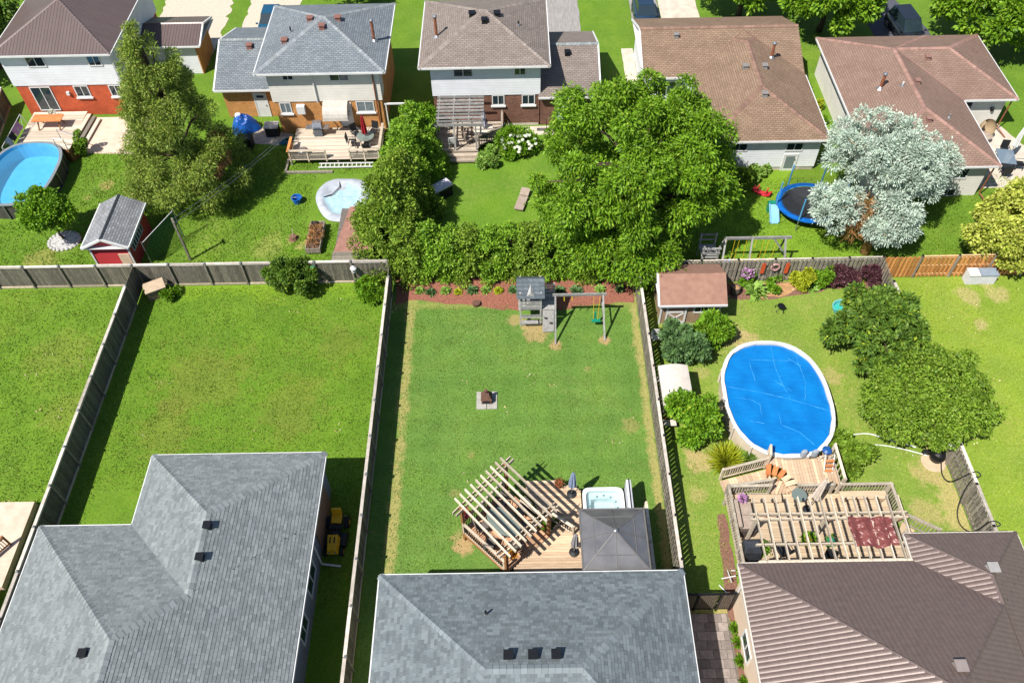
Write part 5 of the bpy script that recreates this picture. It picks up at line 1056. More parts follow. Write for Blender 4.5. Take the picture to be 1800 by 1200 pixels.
# bench by the shed, canopy swing
bn = thing('garden_bench', 'small white bench beside the brown shed door', 'bench', (8.0,29.2,0))
for k in range(4): MB().box(7.6,8.5,29.0+.1*k,29.08+.1*k,.42,.45).build('seat_slat', WHITE, bn)
for k in range(3): MB().box(7.6,8.5,29.42,29.45,.5+.13*k,.6+.13*k).build('back_slat', WHITE, bn)
for x in (7.65,8.45): MB().tube([(x,29.02,0),(x,29.05,.62),(x,29.4,.66),(x,29.43,0)],.03,6).build('leg_frame', WHITE, bn)
sg = thing('canopy_swing', 'garden swing seat with curved cream canopy beside the shadowbox fence', 'swing', (8.15,24.9,0)); CRM = plain('cream_canvas', C(226,216,204), C(206,196,184), 3, .85); b = MB(); k_ = 12
for i in range(k_+1):
    t = i/k_; x = 7.42+1.55*t; z = 1.85+.22*math.sin(math.pi*t*.8)-.12*t; b.v += [(x,26.15,z),(x,23.65,z)]
b.f = [(2*i,2*i+1,2*i+3,2*i+2) for i in range(k_)]; b.build('canopy', CRM, sg)
b = MB().add([(7.42,26.15,1.85),(7.42,23.65,1.85),(7.42,23.65,1.68),(7.42,26.15,1.68)],[(0,1,2,3)]); b.build('valance', CRM, sg)
for y in (26.05,23.75):
    for x in (7.5,8.75): MB().tube([(8.15,y,1.85),(x,y,0)],.035,6).build('leg', OR_, sg)
MB().tube([(8.15,26.05,1.85),(8.15,23.75,1.85)],.03,6).build('top_bar', OR_, sg); MB().box(7.75,8.3,24.1,25.7,.45,.55).build('seat', CRM, sg); MB().box(7.6,7.75,24.1,25.7,.5,1.05).build('backrest', CRM, sg)
for y in (26.2,23.45): MB().box(7.55,8.2,y-.18,y+.18,.5,.54).build('side_tray', CRM, sg)
# small things in the pool yard
br = thing('planter_barrel', 'dark half barrel planter with dry soil beside the brown shed', 'planter', (13.0,33.0,0)); br.location = (12.95,32.75,0); MB().lathe((12.95,32.75,0),[(.24,0),(.3,.3),(.27,.6),(.22,.6),(.22,.5)],14).build('barrel', plain('barrel_wood', C(110,96,84), C(80,70,60), 8, .85), br); MB().lathe((12.95,32.75,.53),[(.24,0),(.1,.04),(.0,.05)],12).build('soil', plain('dry_soil', C(190,150,110)), br)
wf = thing('wreath', 'red and white flower wreath hung on the weathered fence', 'wreath', (15.2,33.6,1.3)); MB().tube([(15.25+.24*math.cos(k*.449),33.6,1.3+.24*math.sin(k*.449)) for k in range(14)],.06,6,True).build('wreath_ring', plain('wreath_white', C(226,196,190), C(150,70,70), 12, .9), wf)
for i, x in enumerate((14.55,15.95)): tag(MB().obox((x,33.6,1.2),(.22,.04,.8)).obox((x,33.575,1.62),(.12,.03,.08)).build('wall_plaque', plain('orange_plaque', C(226,96,50), C(206,80,40)) if 'orange_plaque' not in MATS else MATS['orange_plaque']), 'orange wooden plaque on the fence %s of the wreath' % ('left','right')[i], 'plaque', 'plaques on the fence')
bc = thing('iron_plant_stand', 'small black iron stand on the pool yard lawn', 'plant stand', (15.35,31.4,0)); MB().lathe((15.35,31.4,.35),[(.2,0),(.22,.05),(.05,.06)],10).build('tray', BLACKM, bc)
for k in range(5): a = 1.256*k; MB().tube([(15.35+.12*math.cos(a),31.4+.12*math.sin(a),.38),(15.35+.34*math.cos(a),31.4+.34*math.sin(a),.2),(15.35+.3*math.cos(a),31.4+.3*math.sin(a),0)],.02,5).build('leg', BLACKM, bc)
TEAL = plain('teal_plastic', C(120,206,210), C(100,188,194), 3, .35)
def shallow(label, x, y, r, mat, water, cat, name, sx=1, sy=1):
    t = thing(name, label, cat, (x,y,0)); MB().lathe((x,y,0),[(r*.9,0),(r,.28),(r*1.08,.3),(r*1.08,.33),(r*.96,.32),(r*.86,.08)],28,sx,sy).build('basin', mat, t); MB().lathe((x,y,.12),[(r*.89,0),(.01,.002)],28,sx,sy).build('water' if water else 'bottom', water or mat, t); return t
WATR = glassy('shallow_water', C(70,190,180), .05, .7); shallow('round teal paddling pool beside the dark green tree', 18.95,31.3,.6,TEAL,WATR,'paddling pool','paddling_pool',1,.9)
# gate and side path
gt = thing('garden_gate', 'dark framed lattice gate between the blue-grey and brown roofed bungalows', 'gate', (8.3,13.75,0)); LAT = plain('lattice_panel', C(120,104,90), C(90,78,68), 14, .9)
for x in (7.2,7.75,8.75,9.35): piece('post', BLACKM, gt, (x,13.78,.95), (.09,.09,1.9))
piece('top_rail', BLACKM, gt, (8.27,13.78,1.85), (2.2,.08,.08)); piece('bottom_rail', BLACKM, gt, (8.27,13.78,.2), (2.2,.06,.08))
for i, (a, q) in enumerate(((7.25,7.7),(7.8,8.7),(8.8,9.3))):
    for k in range(int((q-a)/.1)): piece('slat', LAT, gt, (a+.05+.1*k,13.77,1.02), (.07,.02,1.6))
MB().tube([(8.62,13.7,1.0),(8.62,13.66,1.15)],.02,5).build('latch', STEEL, gt)
PAV = plain('grey_paver', C(172,158,150), C(140,128,122), 5, .9, .3, 30, rand='object'); pth = struct(MB().poly([(7.0,5,.005),(9.3,5,.005),(9.35,13.6,.005),(7.0,13.6,.005)]).build('path', plain('paver_sand', C(130,120,110))))
y = 5.2; row = 0
while y < 13.4:
    x = 7.15
    while x < 9.1:
        w = .6 if (row+int(x*3)) % 2 else .4; w = min(w, 9.2-x)
        if w > .15: piece('paver', PAV, pth, (x+w/2,y+.2,.03+random.uniform(-.004,.004)), (w-.015,.385,.05))
        x += w
    y += .4; row += 1
tl = thing('metal_shelf', 'white metal shelf lying in the side bed by the gate', 'shelf', (9.5,14.3,0)); MB().tube([(9.1,14.9,.1),(9.6,14.2,.15)],.03,5).tube([(9.25,15.2,.1),(9.85,15.2,.4)],.025,5).tube([(9.6,15.6,.1),(9.6,14.9,.4)],.025,5).tube([(9.7,15.5,.3),(9.9,15.5,.3)],.025,5).build('tube', WHITE, tl)
# ---------------------------------------------------------------- riding mower
mw = thing('riding_mower', 'yellow riding mower parked in the shade of the grey roof', 'mower', (-8.72,17.5,0)); YEL = plain('yellow_paint', C(250,196,36), C(238,176,20), 3, .35); RUB = plain('tyre_rubber', C(40,40,42), C(28,28,30), 8, .9)
b = MB(); X, Y = -8.78, 16.95
b.add([(X-.26,Y-.42,.45),(X+.26,Y-.42,.45),(X+.28,Y+.38,.45),(X-.28,Y+.38,.45),(X-.2,Y-.36,.78),(X+.2,Y-.36,.78),(X+.24,Y+.36,.9),(X-.24,Y+.36,.9)],[(0,1,5,4),(1,2,6,5),(2,3,7,6),(3,0,4,7),(4,5,6,7)]); hd = b.build('hood', YEL, mw)
for s in (-1,1): MB().box(X+s*.1-.03,X+s*.1+.03,Y-.05,Y+.25,.86,.885).build('louvre', DARK, hd); MB().lathe((X+s*.13,Y-.4,.6),[(.05,0),(.05,.05)],8).build('headlight', STEEL, hd)
MB().box(X-.22,X+.22,Y+.36,18.35,.35,.52).box(X-.3,X+.3,17.75,18.55,.5,.62).build('chassis', DARK, mw); MB().add([(X-.55,17.0,.12),(X+.55,17.0,.12),(X+.6,17.75,.12),(X-.5,17.75,.12),(X-.5,17.05,.3),(X+.45,17.05,.3),(X+.5,17.7,.3),(X-.45,17.7,.3)],[(0,1,5,4),(1,2,6,5),(2,3,7,6),(3,0,4,7),(4,5,6,7)]).build('cutting_deck', DARK, mw)
st = MB().box(X-.2,X+.28,18.0,18.45,.64,.76).build('seat', YEL, mw); MB().obox((X+.04,18.5,.92),(.46,.1,.42),0,-.2).build('seat_back', YEL, st)
sw_ = MB().tube([(X+.17*math.cos(k*.524),17.55+.15*math.sin(k*.524),.98+.06*math.sin(k*.524)) for k in range(12)],.02,5,True).tube([(X,17.3,.8),(X,17.55,.98)],.025,5).build('steering_wheel', DARK, mw)
for x, y, r, w in ((X-.38,16.75,.19,.16),(X+.38,16.75,.19,.16),(X-.4,18.25,.28,.24),(X+.46,18.25,.28,.24)):
    whl = MB(); k = 16; whl.add([(x+s*w/2,y+rr_*math.cos(2*math.pi*j/k),r+rr_*math.sin(2*math.pi*j/k)) for s in (-1,1) for rr_ in (r,) for j in range(k)],[tuple(range(k)),tuple(range(k,2*k))[::-1]]+[(j,(j+1)%k,k+(j+1)%k,k+j) for j in range(k)]); wo = whl.build('wheel', RUB, mw); MB().obox((x,y,r),(w+.02,r*.8,r*.8)).build('rim', YEL, wo)
# ---------------------------------------------------------------- cars at the street side
def car(label, x, y, rz, col, L=4.5, W=1.78, H=1.5, suv=False):
    t = thing('parked_car', label, 'car', (x,y,0), 'cars on the driveways', rz); P = plain('car_paint_'+label[:9].replace(' ','_'), col, tuple(c*.85 for c in col[:3])+(1,), 1, .22, spec=.7); h = W/2
    st_ = [(-L/2,.35,.7,.82),(-L/2+.12,.25,.85,.95),(-L/2+.9,.22,.95,1),(0,.22,.98,1),(L/2-1.2,.22,.95,1),(L/2-.25,.25,.78,.93),(L/2,.38,.62,.8)]
    b = MB()
    for yy, z0, z1, k in st_: b.v += [(-h*k,yy,z0),(-h*k*1.0,yy,(z0+z1)/2),(-h*k*.92,yy,z1),(h*k*.92,yy,z1),(h*k,yy,(z0+z1)/2),(h*k,yy,z0)]
    n = len(st_)
    for i in range(n-1):
        for j in range(6): b.f.append((i*6+j,i*6+(j+1)%6,(i+1)*6+(j+1)%6,(i+1)*6+j))
    b.f += [tuple(range(6))[::-1], tuple((n-1)*6+j for j in range(6))]; body = b.build('body', P, t, True, True)
    c0, c1, c2, c3 = (-L/2+.25,-L/2+.55,.35,L/2-1.35) if suv else (-L/2+.5,-L/2+1.15,.25,L/2-1.3)
    q = [(c0,.9,.86),(c1,H,.7),(c2,H,.7),(c3,.92,.84)]; b = MB()
    for yy, z, k in q: b.v += [(-h*k,yy,z),(h*k,yy,z)]
    b.v += [(-h*.88,c0,.88),(h*.88,c0,.88),(-h*.88,c3,.9),(h*.88,c3,.9)]
    MB().add([b.v[2],b.v[3],b.v[5],b.v[4]],[(0,1,2,3)]).obox((0,(c1+c2)/2,H+.005),(W*.7,c2-c1,.03)).build('car_roof', P, t, local=True)
    for nm, f in (('rear_window',(0,1,3,2)),('windscreen',(4,5,7,6)),('side_window',(0,2,4,6)),('side_window',(1,7,5,3))): MB().poly([b.v[i] for i in f]).build(nm, GLASS, t, local=True)
    for sx in (-1,1):
        for yy in (-L/2+.8,L/2-.85):
            w = MB(); k = 18; r = .33; xx = sx*(h-.1); w.add([(xx+s*.11,yy+r*math.cos(2*math.pi*j/k),r+r*math.sin(2*math.pi*j/k)) for s in (-1,1) for j in range(k)],[tuple(range(k)),tuple(range(k,2*k))[::-1]]+[(j,(j+1)%k,k+(j+1)%k,k+j) for j in range(k)]); wo = w.build('wheel', RUB, t, local=True); MB().obox((xx,yy,r),(.24,.3,.3)).build('rim', STEEL, wo, local=True)
        MB().obox((sx*(h-.28),-L/2+.03,.72),(.3,.06,.12)).build('tail_light', MATS.get('tail_red') or plain('tail_red', C(190,30,30)), t, local=True); MB().obox((sx*(h-.28),L/2-.05,.62),(.3,.08,.1)).build('headlight', STEEL, t, local=True); MB().obox((sx*(h+.06),c3-.1,1.0),(.16,.1,.1)).build('mirror', P, t, local=True)
    return t
car('dark navy car on the concrete driveway behind the tan-roofed bungalow', 10.85,62.6,R(180),C(40,62,84)); car('teal blue car on the gravel drive left of the slate-grey roof', -19.4,62.4,R(180),C(26,86,120)); car('black car on the asphalt driveway behind the rose-roofed bungalow', 31.1,59.6,R(185),C(34,40,48),4.7,1.85,1.65,True)
# ---------------------------------------------------------------- red shed yard
rs = thing('garden_shed', 'red garden shed with grey shingle gable roof beside the board fence', 'shed', (-24.3,37.3,0)); RED = siding('red_siding', C(206,64,70), .15)
b = MB().box(-25.5,-23.2,35.6,38.95,0,2.15); 
for y in (35.6,38.95): b.add([(-25.55,y,2.15),(-23.15,y,2.15),(-24.35,y,2.8)],[(0,1,2)])
b.build('wall', RED, rs); roof(rs, [gable(-25.75,-22.95,35.3,39.2,2.2,.5,'y')], brickmat('weathered_shed_shingle', C(170,172,174), C(140,142,146), C(104,106,110), True, .3, .15, .015, .9, .4, .25), None, capmat=MATS['roof_underlay'], capw=.09, fascia=[[(-25.75,35.3,2.2),(-25.75,39.2,2.2)],[(-22.95,35.3,2.2),(-22.95,39.2,2.2)],[(-25.75,35.3,2.2),(-24.35,35.3,2.9),(-22.95,35.3,2.2)]])
for x in (-25.5,-23.2): MB().box(x-.05,x+.05,35.55,35.62,0,2.1).build('corner_trim', WHITE, rs)
MB().box(-23.95,-23.3,35.56,35.61,.3,1.35).build('door_panel', plain('bare_panel', C(232,206,176)), rs)
for k in range(6): window(rs,'E',-23.2,36.1+.32*k,36.34+.32*k,1.1,1.6,1,False,GLASS,WHITE,.03)
lg = thing('log_pile', 'small pile of pots and tools at the front of the red shed', 'clutter', (-24.6,35.2,0))
for k in range(6): MB().lathe((-25.0+.2*k,35.1+.06*(k%2),0),[(.09,0),(.12,.3),(.02,.34)],8).build('pot', (TERRA,DARK,WHITE)[k%3], lg)
stn = thing('stone_ring', 'white stone ring with pale gravel round the small tree', 'edging', (-28.6,38.1,0)); MB().lathe((-28.6,38.15,0),[(.95,0),(.92,.05),(.0,.06)],24,1,.85).build('gravel', plain('white_gravel', C(226,224,222), C(180,178,178), 14, .95, .8, 30), stn)
for k in range(22): a = 2*math.pi*k/22; MB().lathe((-28.6+.95*math.cos(a),38.15+.81*math.sin(a),0),[(.13,0),(.12,.07),(.04,.12)],6).build('stone', plain('edge_stone', C(210,208,206), C(176,174,172), 6, .9) if 'edge_stone' not in MATS else MATS['edge_stone'], stn)
cp_ = thing('clothesline_pole', 'grey wooden clothesline pole on the lawn right of the red shed', 'pole', (-20.15,36.25,0)); piece('pole', WEATHER, cp_, (-20.15,36.3,1.7), (.11,.11,3.4)); piece('cross_arm', WEATHER, cp_, (-20.15,36.3,3.3), (.1,.5,.1), R(30))
for i, dx in enumerate((-.12,.16)):
    a, q = Vector((-20.15+dx,36.3-dx,3.3)), Vector((-15.4+dx,45.4,2.2)); tag(MB().tube([a.lerp(q,k/14)-Vector((0,0,.9*(k/14)*(1-k/14))) for k in range(15)],.012,4).build('clothesline', STEEL), '%s wire of the clothesline running to the slate-roofed house deck' % ('upper','lower')[i], 'wire', 'clothesline wires')
m, n, bs2 = nodes('green_net'); bs2.inputs['Base Color'].default_value = C(40,110,70); tr = n.nodes.new('ShaderNodeBsdfTransparent'); ms = n.nodes.new('ShaderNodeMixShader'); ms.inputs[0].default_value = .45; n.links.new(tr.outputs[0],ms.inputs[1]); n.links.new(bs2.outputs[0],ms.inputs[2]); n.links.new(ms.outputs[0],n.nodes['Material Output'].inputs[0])
nt = thing('sports_net', 'green mesh net stretched on poles right of the red shed', 'net', (-21.6,37,0)); A_, B_ = (-22.4,35.9), (-21.0,38.3)
MB().poly([(*A_,.05),(*B_,.05),(*B_,2.3),(*A_,1.9)]).build('mesh', m, nt)
for p, h in ((A_,2.0),(B_,2.4)): MB().tube([(*p,0),(*p,h)],.03,6).build('pole', STEEL, nt)
MB().tube([(*A_,1.9),(*B_,2.3)],.018,5).build('top_tape', WHITE, nt); MB().tube([(*B_,2.3),(-20.4,36.9,0)],.01,4).build('guy_rope', DARK, nt)
# ---------------------------------------------------------------- slate-roof yard
bk = thing('bucket', 'blue plastic tub on the lawn near the clothesline', 'tub', (-14.25,41.4,0)); MB().lathe((-14.25,41.4,0),[(.24,0),(.32,.42),(.35,.42),(.35,.46),(.3,.46),(.22,.05)],16).build('tub', plain('royal_blue_plastic', C(30,110,200), C(20,90,176), 3, .4), bk); MB().tube([(-14.55,41.4,.44),(-14.25,41.35,.5),(-13.95,41.4,.44)],.012,4).build('handle', STEEL, bk)
dp = thing('deflated_pool', 'collapsed white and grey round pool liner on the lawn', 'pool liner', (-11.4,41.7,0)); b = MB(); nr, na = 10, 40
for i in range(nr+1):
    for j in range(na):
        a = 2*math.pi*j/na; r = (1.75+.12*math.sin(3*a))*i/nr; b.v.append((-11.35+r*math.cos(a), 41.7+r*1.22*math.sin(a), .03+(.16*max(0,math.sin((i/nr-.62)*8.2)) if i > 6 else 0)+.03*math.sin(5*a+i)*i/nr+random.uniform(0,.03)))
for i in range(nr):
    for j in range(na): b.f.append((i*na+j,i*na+(j+1)%na,(i+1)*na+(j+1)%na,(i+1)*na+j))
m1 = plain('pale_aqua_vinyl', C(190,218,228), C(164,200,214), 3, .35); m2 = plain('grey_white_vinyl', C(200,206,214), C(166,172,184), 2, .5, .5, 6)
lin = b.build('liner', m1, dp, True); lin.data.materials.append(m2)
for k, p in enumerate(lin.data.polygons): p.material_index = 1 if (k//na >= 7 or (k//na >= 4 and 8 < k % na < 19)) else 0
MB().tube([(-12.9,41.6,.1),(-12.0,42.0,.14),(-11.6,42.7,.16),(-11.7,43.4,.14)],.035,5).build('ring_tube', DARK, dp)
pb = thing('raised_planter', 'wooden raised bed with dry plants on the lawn', 'planter', (-12.5,37.8,0)); 
for x in (-12.95,-12.08): piece('side_board', WEATHER, pb, (x,37.8,.35), (.05,2.5,.35))
for y in (36.58,39.02): piece('end_board', WEATHER, pb, (-12.51,y,.35), (.92,.05,.35))
for x in (-12.9,-12.12):
    for y in (36.65,38.95): piece('leg', WEATHER, pb, (x,y,.18), (.08,.08,.36))
MB().box(-12.92,-12.1,36.62,39.0,.3,.44).build('soil', plain('bed_soil', C(120,92,76), C(90,70,58), 8, .95), pb); crown(pb, [(-12.5,37.5,.6,.38),(-12.45,38.0,.6,.4),(-12.6,37.0,.55,.3)], 650, .22, L_BRN, 'dry_plants', .2, .8, -.3); MB().box(-12.88,-12.5,38.5,38.98,.45,.6).build('tray', DARK, pb)
sp = thing('tree_stump', 'small brown stump with an axe handle on the lawn', 'stump', (-14.0,38.0,0)); MB().lathe((-14.0,38.0,0),[(.32,0),(.26,.12),(.22,.26),(.0,.27)],9).build('stump', plain('stump_wood', C(150,112,90), C(100,72,58), 8, .95, .6), sp); MB().tube([(-14.0,38.0,.26),(-13.95,38.15,.75)],.02,5).build('handle', RAFT, sp)
ls = thing('lean_to_roof', 'low lean-to with faded red felt and grey boards under the broad cedar', 'shed', (-9.8,37.6,0))
MB().add([(-11.1,35.6,.9),(-8.6,35.6,1.3),(-8.4,39.9,1.3),(-10.5,39.9,.9)],[(0,1,2,3)]).build('felt_roof', plain('red_felt', C(172,126,110), C(146,104,92), 2, .9), ls); MB().box(-11.0,-8.7,35.75,39.8,0,.86).build('wall', plain('grey_board_wall', C(130,120,112), C(100,92,86), 6, .9), ls)
for k in range(7): piece('floor_board', WEATHER, ls, (-9.9,35.0+.11*k,1.02+.01*k), (2.3,.1,.03))
for i in range(1):
    la = thing('ladder', 'aluminium ladder lying along the lower edge of the slate-roof house deck', 'ladder', (-11.6,45.0,0)); ALU = STEEL
    for y in (44.72,45.12): MB().box(-13.3,-9.6,y-.03,y+.03,.12,.2).build('side_rail', WHITE, la)
    for k in range(12): MB().box(-13.15+.3*k,-13.1+.3*k,44.74,45.1,.14,.18).build('rung', WHITE, la)
d2_ = thing('wooden_deck', 'pale plank deck with slatted rails behind the slate-roofed house', 'deck', (-12,47,0)); planks(d2_, rect(-15.3,-9.05,45.15,48.65), 0, .15, .5, DECKG)
for x0_, x1_ in ((-15.2,-12.75),(-11.1,-9.15)):
    for z in (.62,.8,.98): piece('rail_board', WEATHER, d2_, ((x0_+x1_)/2,45.2,z), (x1_-x0_,.03,.13))
    piece('handrail', RAFT, d2_, ((x0_+x1_)/2,45.2,1.22), (x1_-x0_+.1,.2,.05))
    for k in range(3): piece('rail_post', RAFT, d2_, (x0_+(x1_-x0_)*k/2,45.2,.75), (.09,.09,.9))
for x in (-15.25,-9.08): piece('handrail', FNEW if x < -10 else RAFT, d2_, (x,46.6 if x > -10 else 45.9,1.22), (.18,2.9 if x > -10 else 1.6,.05)); piece('side_panel', FNEW if x < -10 else RAFT, d2_, (x,46.6 if x > -10 else 45.9,.85), (.03,2.8 if x > -10 else 1.5,.6))
piece('handrail', RAFT, d2_, (-11.1,45.7,1.22), (.1,1.0,.05)); 
for x, y in ((-15.2,45.25),(-9.15,45.25),(-12,45.25)): piece('footing', WEATHER, d2_, (x,y,.23), (.12,.12,.46))
gb = thing('garden_edging', 'low timber-edged bed below the slate-roof house deck', 'edging', (-13.5,44.6,0)); piece('timber', WEATHER, gb, (-13.9,44.35,.08), (3.2,.14,.16)); piece('timber', WEATHER, gb, (-15.5,45.3,.08), (.14,2.0,.16))
umbrella('closed red umbrella over the round glass table on the slate-roof house deck', -10.15,46.7,.5,2.4,plain('red_canvas', C(186,30,44), C(150,20,34), 5, .8))
gt2 = thing('round_table', 'round glass table under the closed red umbrella', 'table', (-10.15,46.7,.5)); MB().lathe((-10.15,46.7,1.2),[(.6,0),(.6,.025)],20).build('tabletop', TEMP, gt2)
for k in range(4): a = .8+1.57*k; MB().tube([(-10.15+.45*math.cos(a),46.7+.45*math.sin(a),.5),(-10.15+.4*math.cos(a),46.7+.4*math.sin(a),1.2)],.02,5).build('leg', BLACKM, gt2)
for i, (x, y, rz) in enumerate(((-11.1,46.5,-90),(-10.9,47.4,-140),(-9.7,47.6,160),(-10.0,45.8,5))): chair('black sling chair %s the round glass table by the red umbrella' % ('left of','behind and left of','behind','in front of')[i], x, y, .5, R(rz), DARK, STEEL, 'chairs round the red umbrella table')
bg_ = thing('gas_grill', 'silver gas barbecue with side shelves against the amber brick wall', 'grill', (-13.6,48.0,.5)); MB().box(-13.9,-13.3,47.6,48.1,.5,1.15).build('cabinet', plain('grey_cabinet2', C(110,114,120)), bg_); MB().add([(-13.95,47.55,1.2),(-13.25,47.55,1.2),(-13.25,48.15,1.2),(-13.95,48.15,1.2),(-13.9,47.75,1.55),(-13.3,47.75,1.55),(-13.3,48.1,1.55),(-13.9,48.1,1.55)],[(0,1,5,4),(1,2,6,5),(2,3,7,6),(3,0,4,7),(4,5,6,7)]).build('lid', STEEL, bg_)
for x in (-14.2,-13.0): MB().box(x-.2,x+.2,47.6,48.1,1.14,1.18).build('side_shelf', STEEL, bg_)
MB().tube([(-13.85,47.5,1.32),(-13.35,47.5,1.32)],.02,5).build('handle', BLACKM, bg_)
fr_ = thing('fire_bowl', 'dark round fire bowl in the left corner of the slate-roof deck', 'fire bowl', (-14.4,45.75,.5)); MB().lathe((-14.4,45.75,.5),[(.3,0),(.38,.2),(.4,.3),(.32,.28),(.1,.2)],16).build('bowl', RUSTY, fr_); MB().lathe((-14.4,45.75,.8),[(.36,0),(.2,.1),(.0,.14)],16).build('mesh_lid', STEEL, fr_)
bt = thing('blue_tarp', 'bulging blue tarp thrown over a heap beside the amber brick garage', 'tarp', (-19.2,49.4,0)); b = MB(); nr, na = 8, 20
for i in range(nr+1):
    for j in range(na): a = 2*math.pi*j/na; r = 1.05*(i/nr)**.8*(1+.12*math.sin(3*a+1)); b.v.append((-19.2+r*math.cos(a),49.3+r*.75*math.sin(a),max(.03,1.15*(1-(i/nr)**2.2)+.08*math.sin(4*a+i)+random.uniform(-.04,.04))))
for i in range(nr):
    for j in range(na): b.f.append((i*na+j,i*na+(j+1)%na,(i+1)*na+(j+1)%na,(i+1)*na+j))
b.build('tarp_sheet', plain('blue_tarp_vinyl', C(30,100,190), C(20,70,150), 3, .35, .4, 8), bt); MB().lathe((-19.5,49.5,1.0),[(.25,0),(.2,.15),(.05,.2)],8).build('white_bag', WHITE, bt)
bn_ = thing('storage_box', 'dark storage box with pale lid beside the amber brick wall', 'box', (-17.0,48.6,0)); MB().box(-17.5,-16.6,48.3,48.95,0,.75).build('body', DARK, bn_); MB().box(-17.55,-16.55,48.25,49.0,.75,.85).build('lid', plain('pale_lid', C(214,210,206)), bn_)
hs = thing('hose_heap', 'coiled blue garden hose heap on the paving by the deck', 'hose', (-16.0,47.7,0))
for k in range(5): MB().tube([(-16.2+.3*k*.5+(.3+.04*k)*math.cos(j*.42),47.6+(.22)*math.sin(j*.42),.06+.06*k) for j in range(15)],.04,5,True).build('coil', MATS['blue_plastic'] if k % 2 else plain('teal_hose_%d' % k, C(40,130,110)), hs)
dk_ = thing('black_crate', 'black slatted bin in the shade of the tall conifer', 'bin', (-18.7,47.2,0)); 
for k in range(8): MB().box(-19.2+.13*k,-19.11+.13*k,46.85,46.88,0,.95).build('slat', DARK, dk_)
MB().box(-19.2,-18.2,46.9,47.6,0,.9).build('body', DARK, dk_)
ap = thing('garden_arch', 'white square arbour beside the amber brick wall', 'arbour', (-8.2,48.5,0))
for x in (-8.8,-7.5): piece('post', WHITE, ap, (x,48.9,1.1), (.08,.08,2.2))
piece('beam', WHITE, ap, (-8.15,48.9,2.2), (1.5,.1,.1)); 
pk_ = thing('picket_fence', 'short white picket fence between the slate and taupe roofed houses', 'fence', (-7.9,47.2,0)); piece('rail', WHITE, pk_, (-8.0,47.4,.6), (1.5,.03,.07))
for k in range(9): piece('picket', WHITE, pk_, (-8.65+.16*k,47.36,.45), (.08,.02,.9))
# ---------------------------------------------------------------- taupe-roof yard
DECK3 = plain('taupe_deck_wood', C(200,184,166), C(174,158,140), 3, .8, .3, 50, rand='object')
d3 = thing('wooden_deck', 'grey plank deck with steps below the grey slatted pergola', 'deck', (-3,47,0)); planks(d3, [(-5.2,45.7),(-2.4,45.7),(-2.4,46.3),(-.75,47.2),(-.75,49.0),(-5.2,49.0)], 0, .15, .5, DECK3)
for k in range(2): piece('step', DECK3, d3, (-3.7,45.5-.32*k,.36-.16*k), (2.6,.34,.14))
railing(d3, (-2.35,46.2), (-.8,47.1), .5, .9, .13, WEATHER, plain('green_slat', C(110,136,124))); railing(d3, (-.75,47.2), (-.75,48.9), .5, .9, .14, WEATHER)
p3 = thing('pergola', 'grey slatted pergola against the white siding of the taupe-roofed house', 'pergola', (-3.6,47.5,0)); GP = plain('grey_pergola_wood', C(188,186,184), C(150,148,146), 5, .85, .3, rand='object')
for k in range(9): piece('slat', GP, p3, (-3.55,46.05+.38*k,2.75), (3.2,.045,.14))
for x in (-5.0,-4.0,-2.95): piece('rafter', GP, p3, (x,47.5,2.62), (.05,3.3,.14))
piece('beam', GP, p3, (-3.7,45.85,2.6), (3.5,.08,.18))
for x in (-5.1,-3.95,-2.5): piece('post', GP, p3, (x,45.85,1.3), (.1,.1,2.6))
tb3 = thing('patio_table', 'white square table on the grey pergola deck', 'table', (-1.9,47.0,.5)); MB().box(-2.7,-1.4,46.75,47.65,1.18,1.22).build('tabletop', plain('cream_table', C(232,218,200)), tb3)
for x in (-2.6,-1.5):
    for y in (46.85,47.55): MB().box(x-.03,x+.03,y-.03,y+.03,.5,1.18).build('leg', plain('cream_leg', C(220,206,190)) if 'cream_leg' not in MATS else MATS['cream_leg'], tb3)
umbrella('closed lilac umbrella over the table on the grey pergola deck', -2.0,47.3,.5,2.3,plain('lilac_canvas', C(206,202,216), C(176,172,190), 5, .85)); chair('white plastic chair on the grey pergola deck', -4.2,46.3,.5,R(10),WHITE,WHITE,None,'plastic_chair'); chair('tan sling chair beside the white table on the grey pergola deck', -3.1,46.6,.5,R(-60),TAN,BLACKM); chair('tan sling chair behind the white table on the grey pergola deck', -3.2,47.4,.5,R(-100),TAN,BLACKM)
cb = thing('covered_bench', 'black covered box with pale lid on the lawn by the cedars', 'storage', (-5.0,41.6,0)); MB().obox((-5.0,41.6,.42),(1.9,.72,.84),R(38)).build('body', plain('black_fabric', C(34,32,38), C(24,22,28), 4, .8), cb); MB().obox((-5.0,41.6,.88),(2.0,.8,.1),R(38)).build('lid', plain('pale_lilac_lid', C(226,224,234), C(204,202,214), 4, .6, .3, 10), cb)
lc = thing('sun_lounger', 'beige sun lounger lying on the lawn left of the big tree', 'lounger', (.55,41.0,0)); MB().obox((.45,40.75,.22),(.6,1.3,.08),R(-16)).build('seat_pad', TAN, lc); MB().obox((.72,41.72,.3),(.6,.6,.08),R(-16),.25).build('back_pad', TAN, lc)
for x, y in ((.1,40.3),(.6,40.15),(.5,41.9),(1.0,41.8)): MB().tube([(x,y,0),(x,y,.2)],.02,5).build('leg', BLACKM, lc)
sc_ = thing('scooter', 'small grey scooter by the brown brick wall', 'scooter', (2.1,48.6,0)); MB().obox((2.1,48.5,.14),(.7,.18,.05)).build('deck_board', STEEL, sc_); MB().tube([(2.4,48.5,.1),(2.35,48.5,.85)],.025,5).tube([(2.35,48.3,.85),(2.35,48.7,.85)],.02,5).build('handlebar', BLACKM, sc_)
for x in (1.8,2.42): MB().obox((x,48.5,.09),(.18,.06,.18)).build('wheel', RUB, sc_)
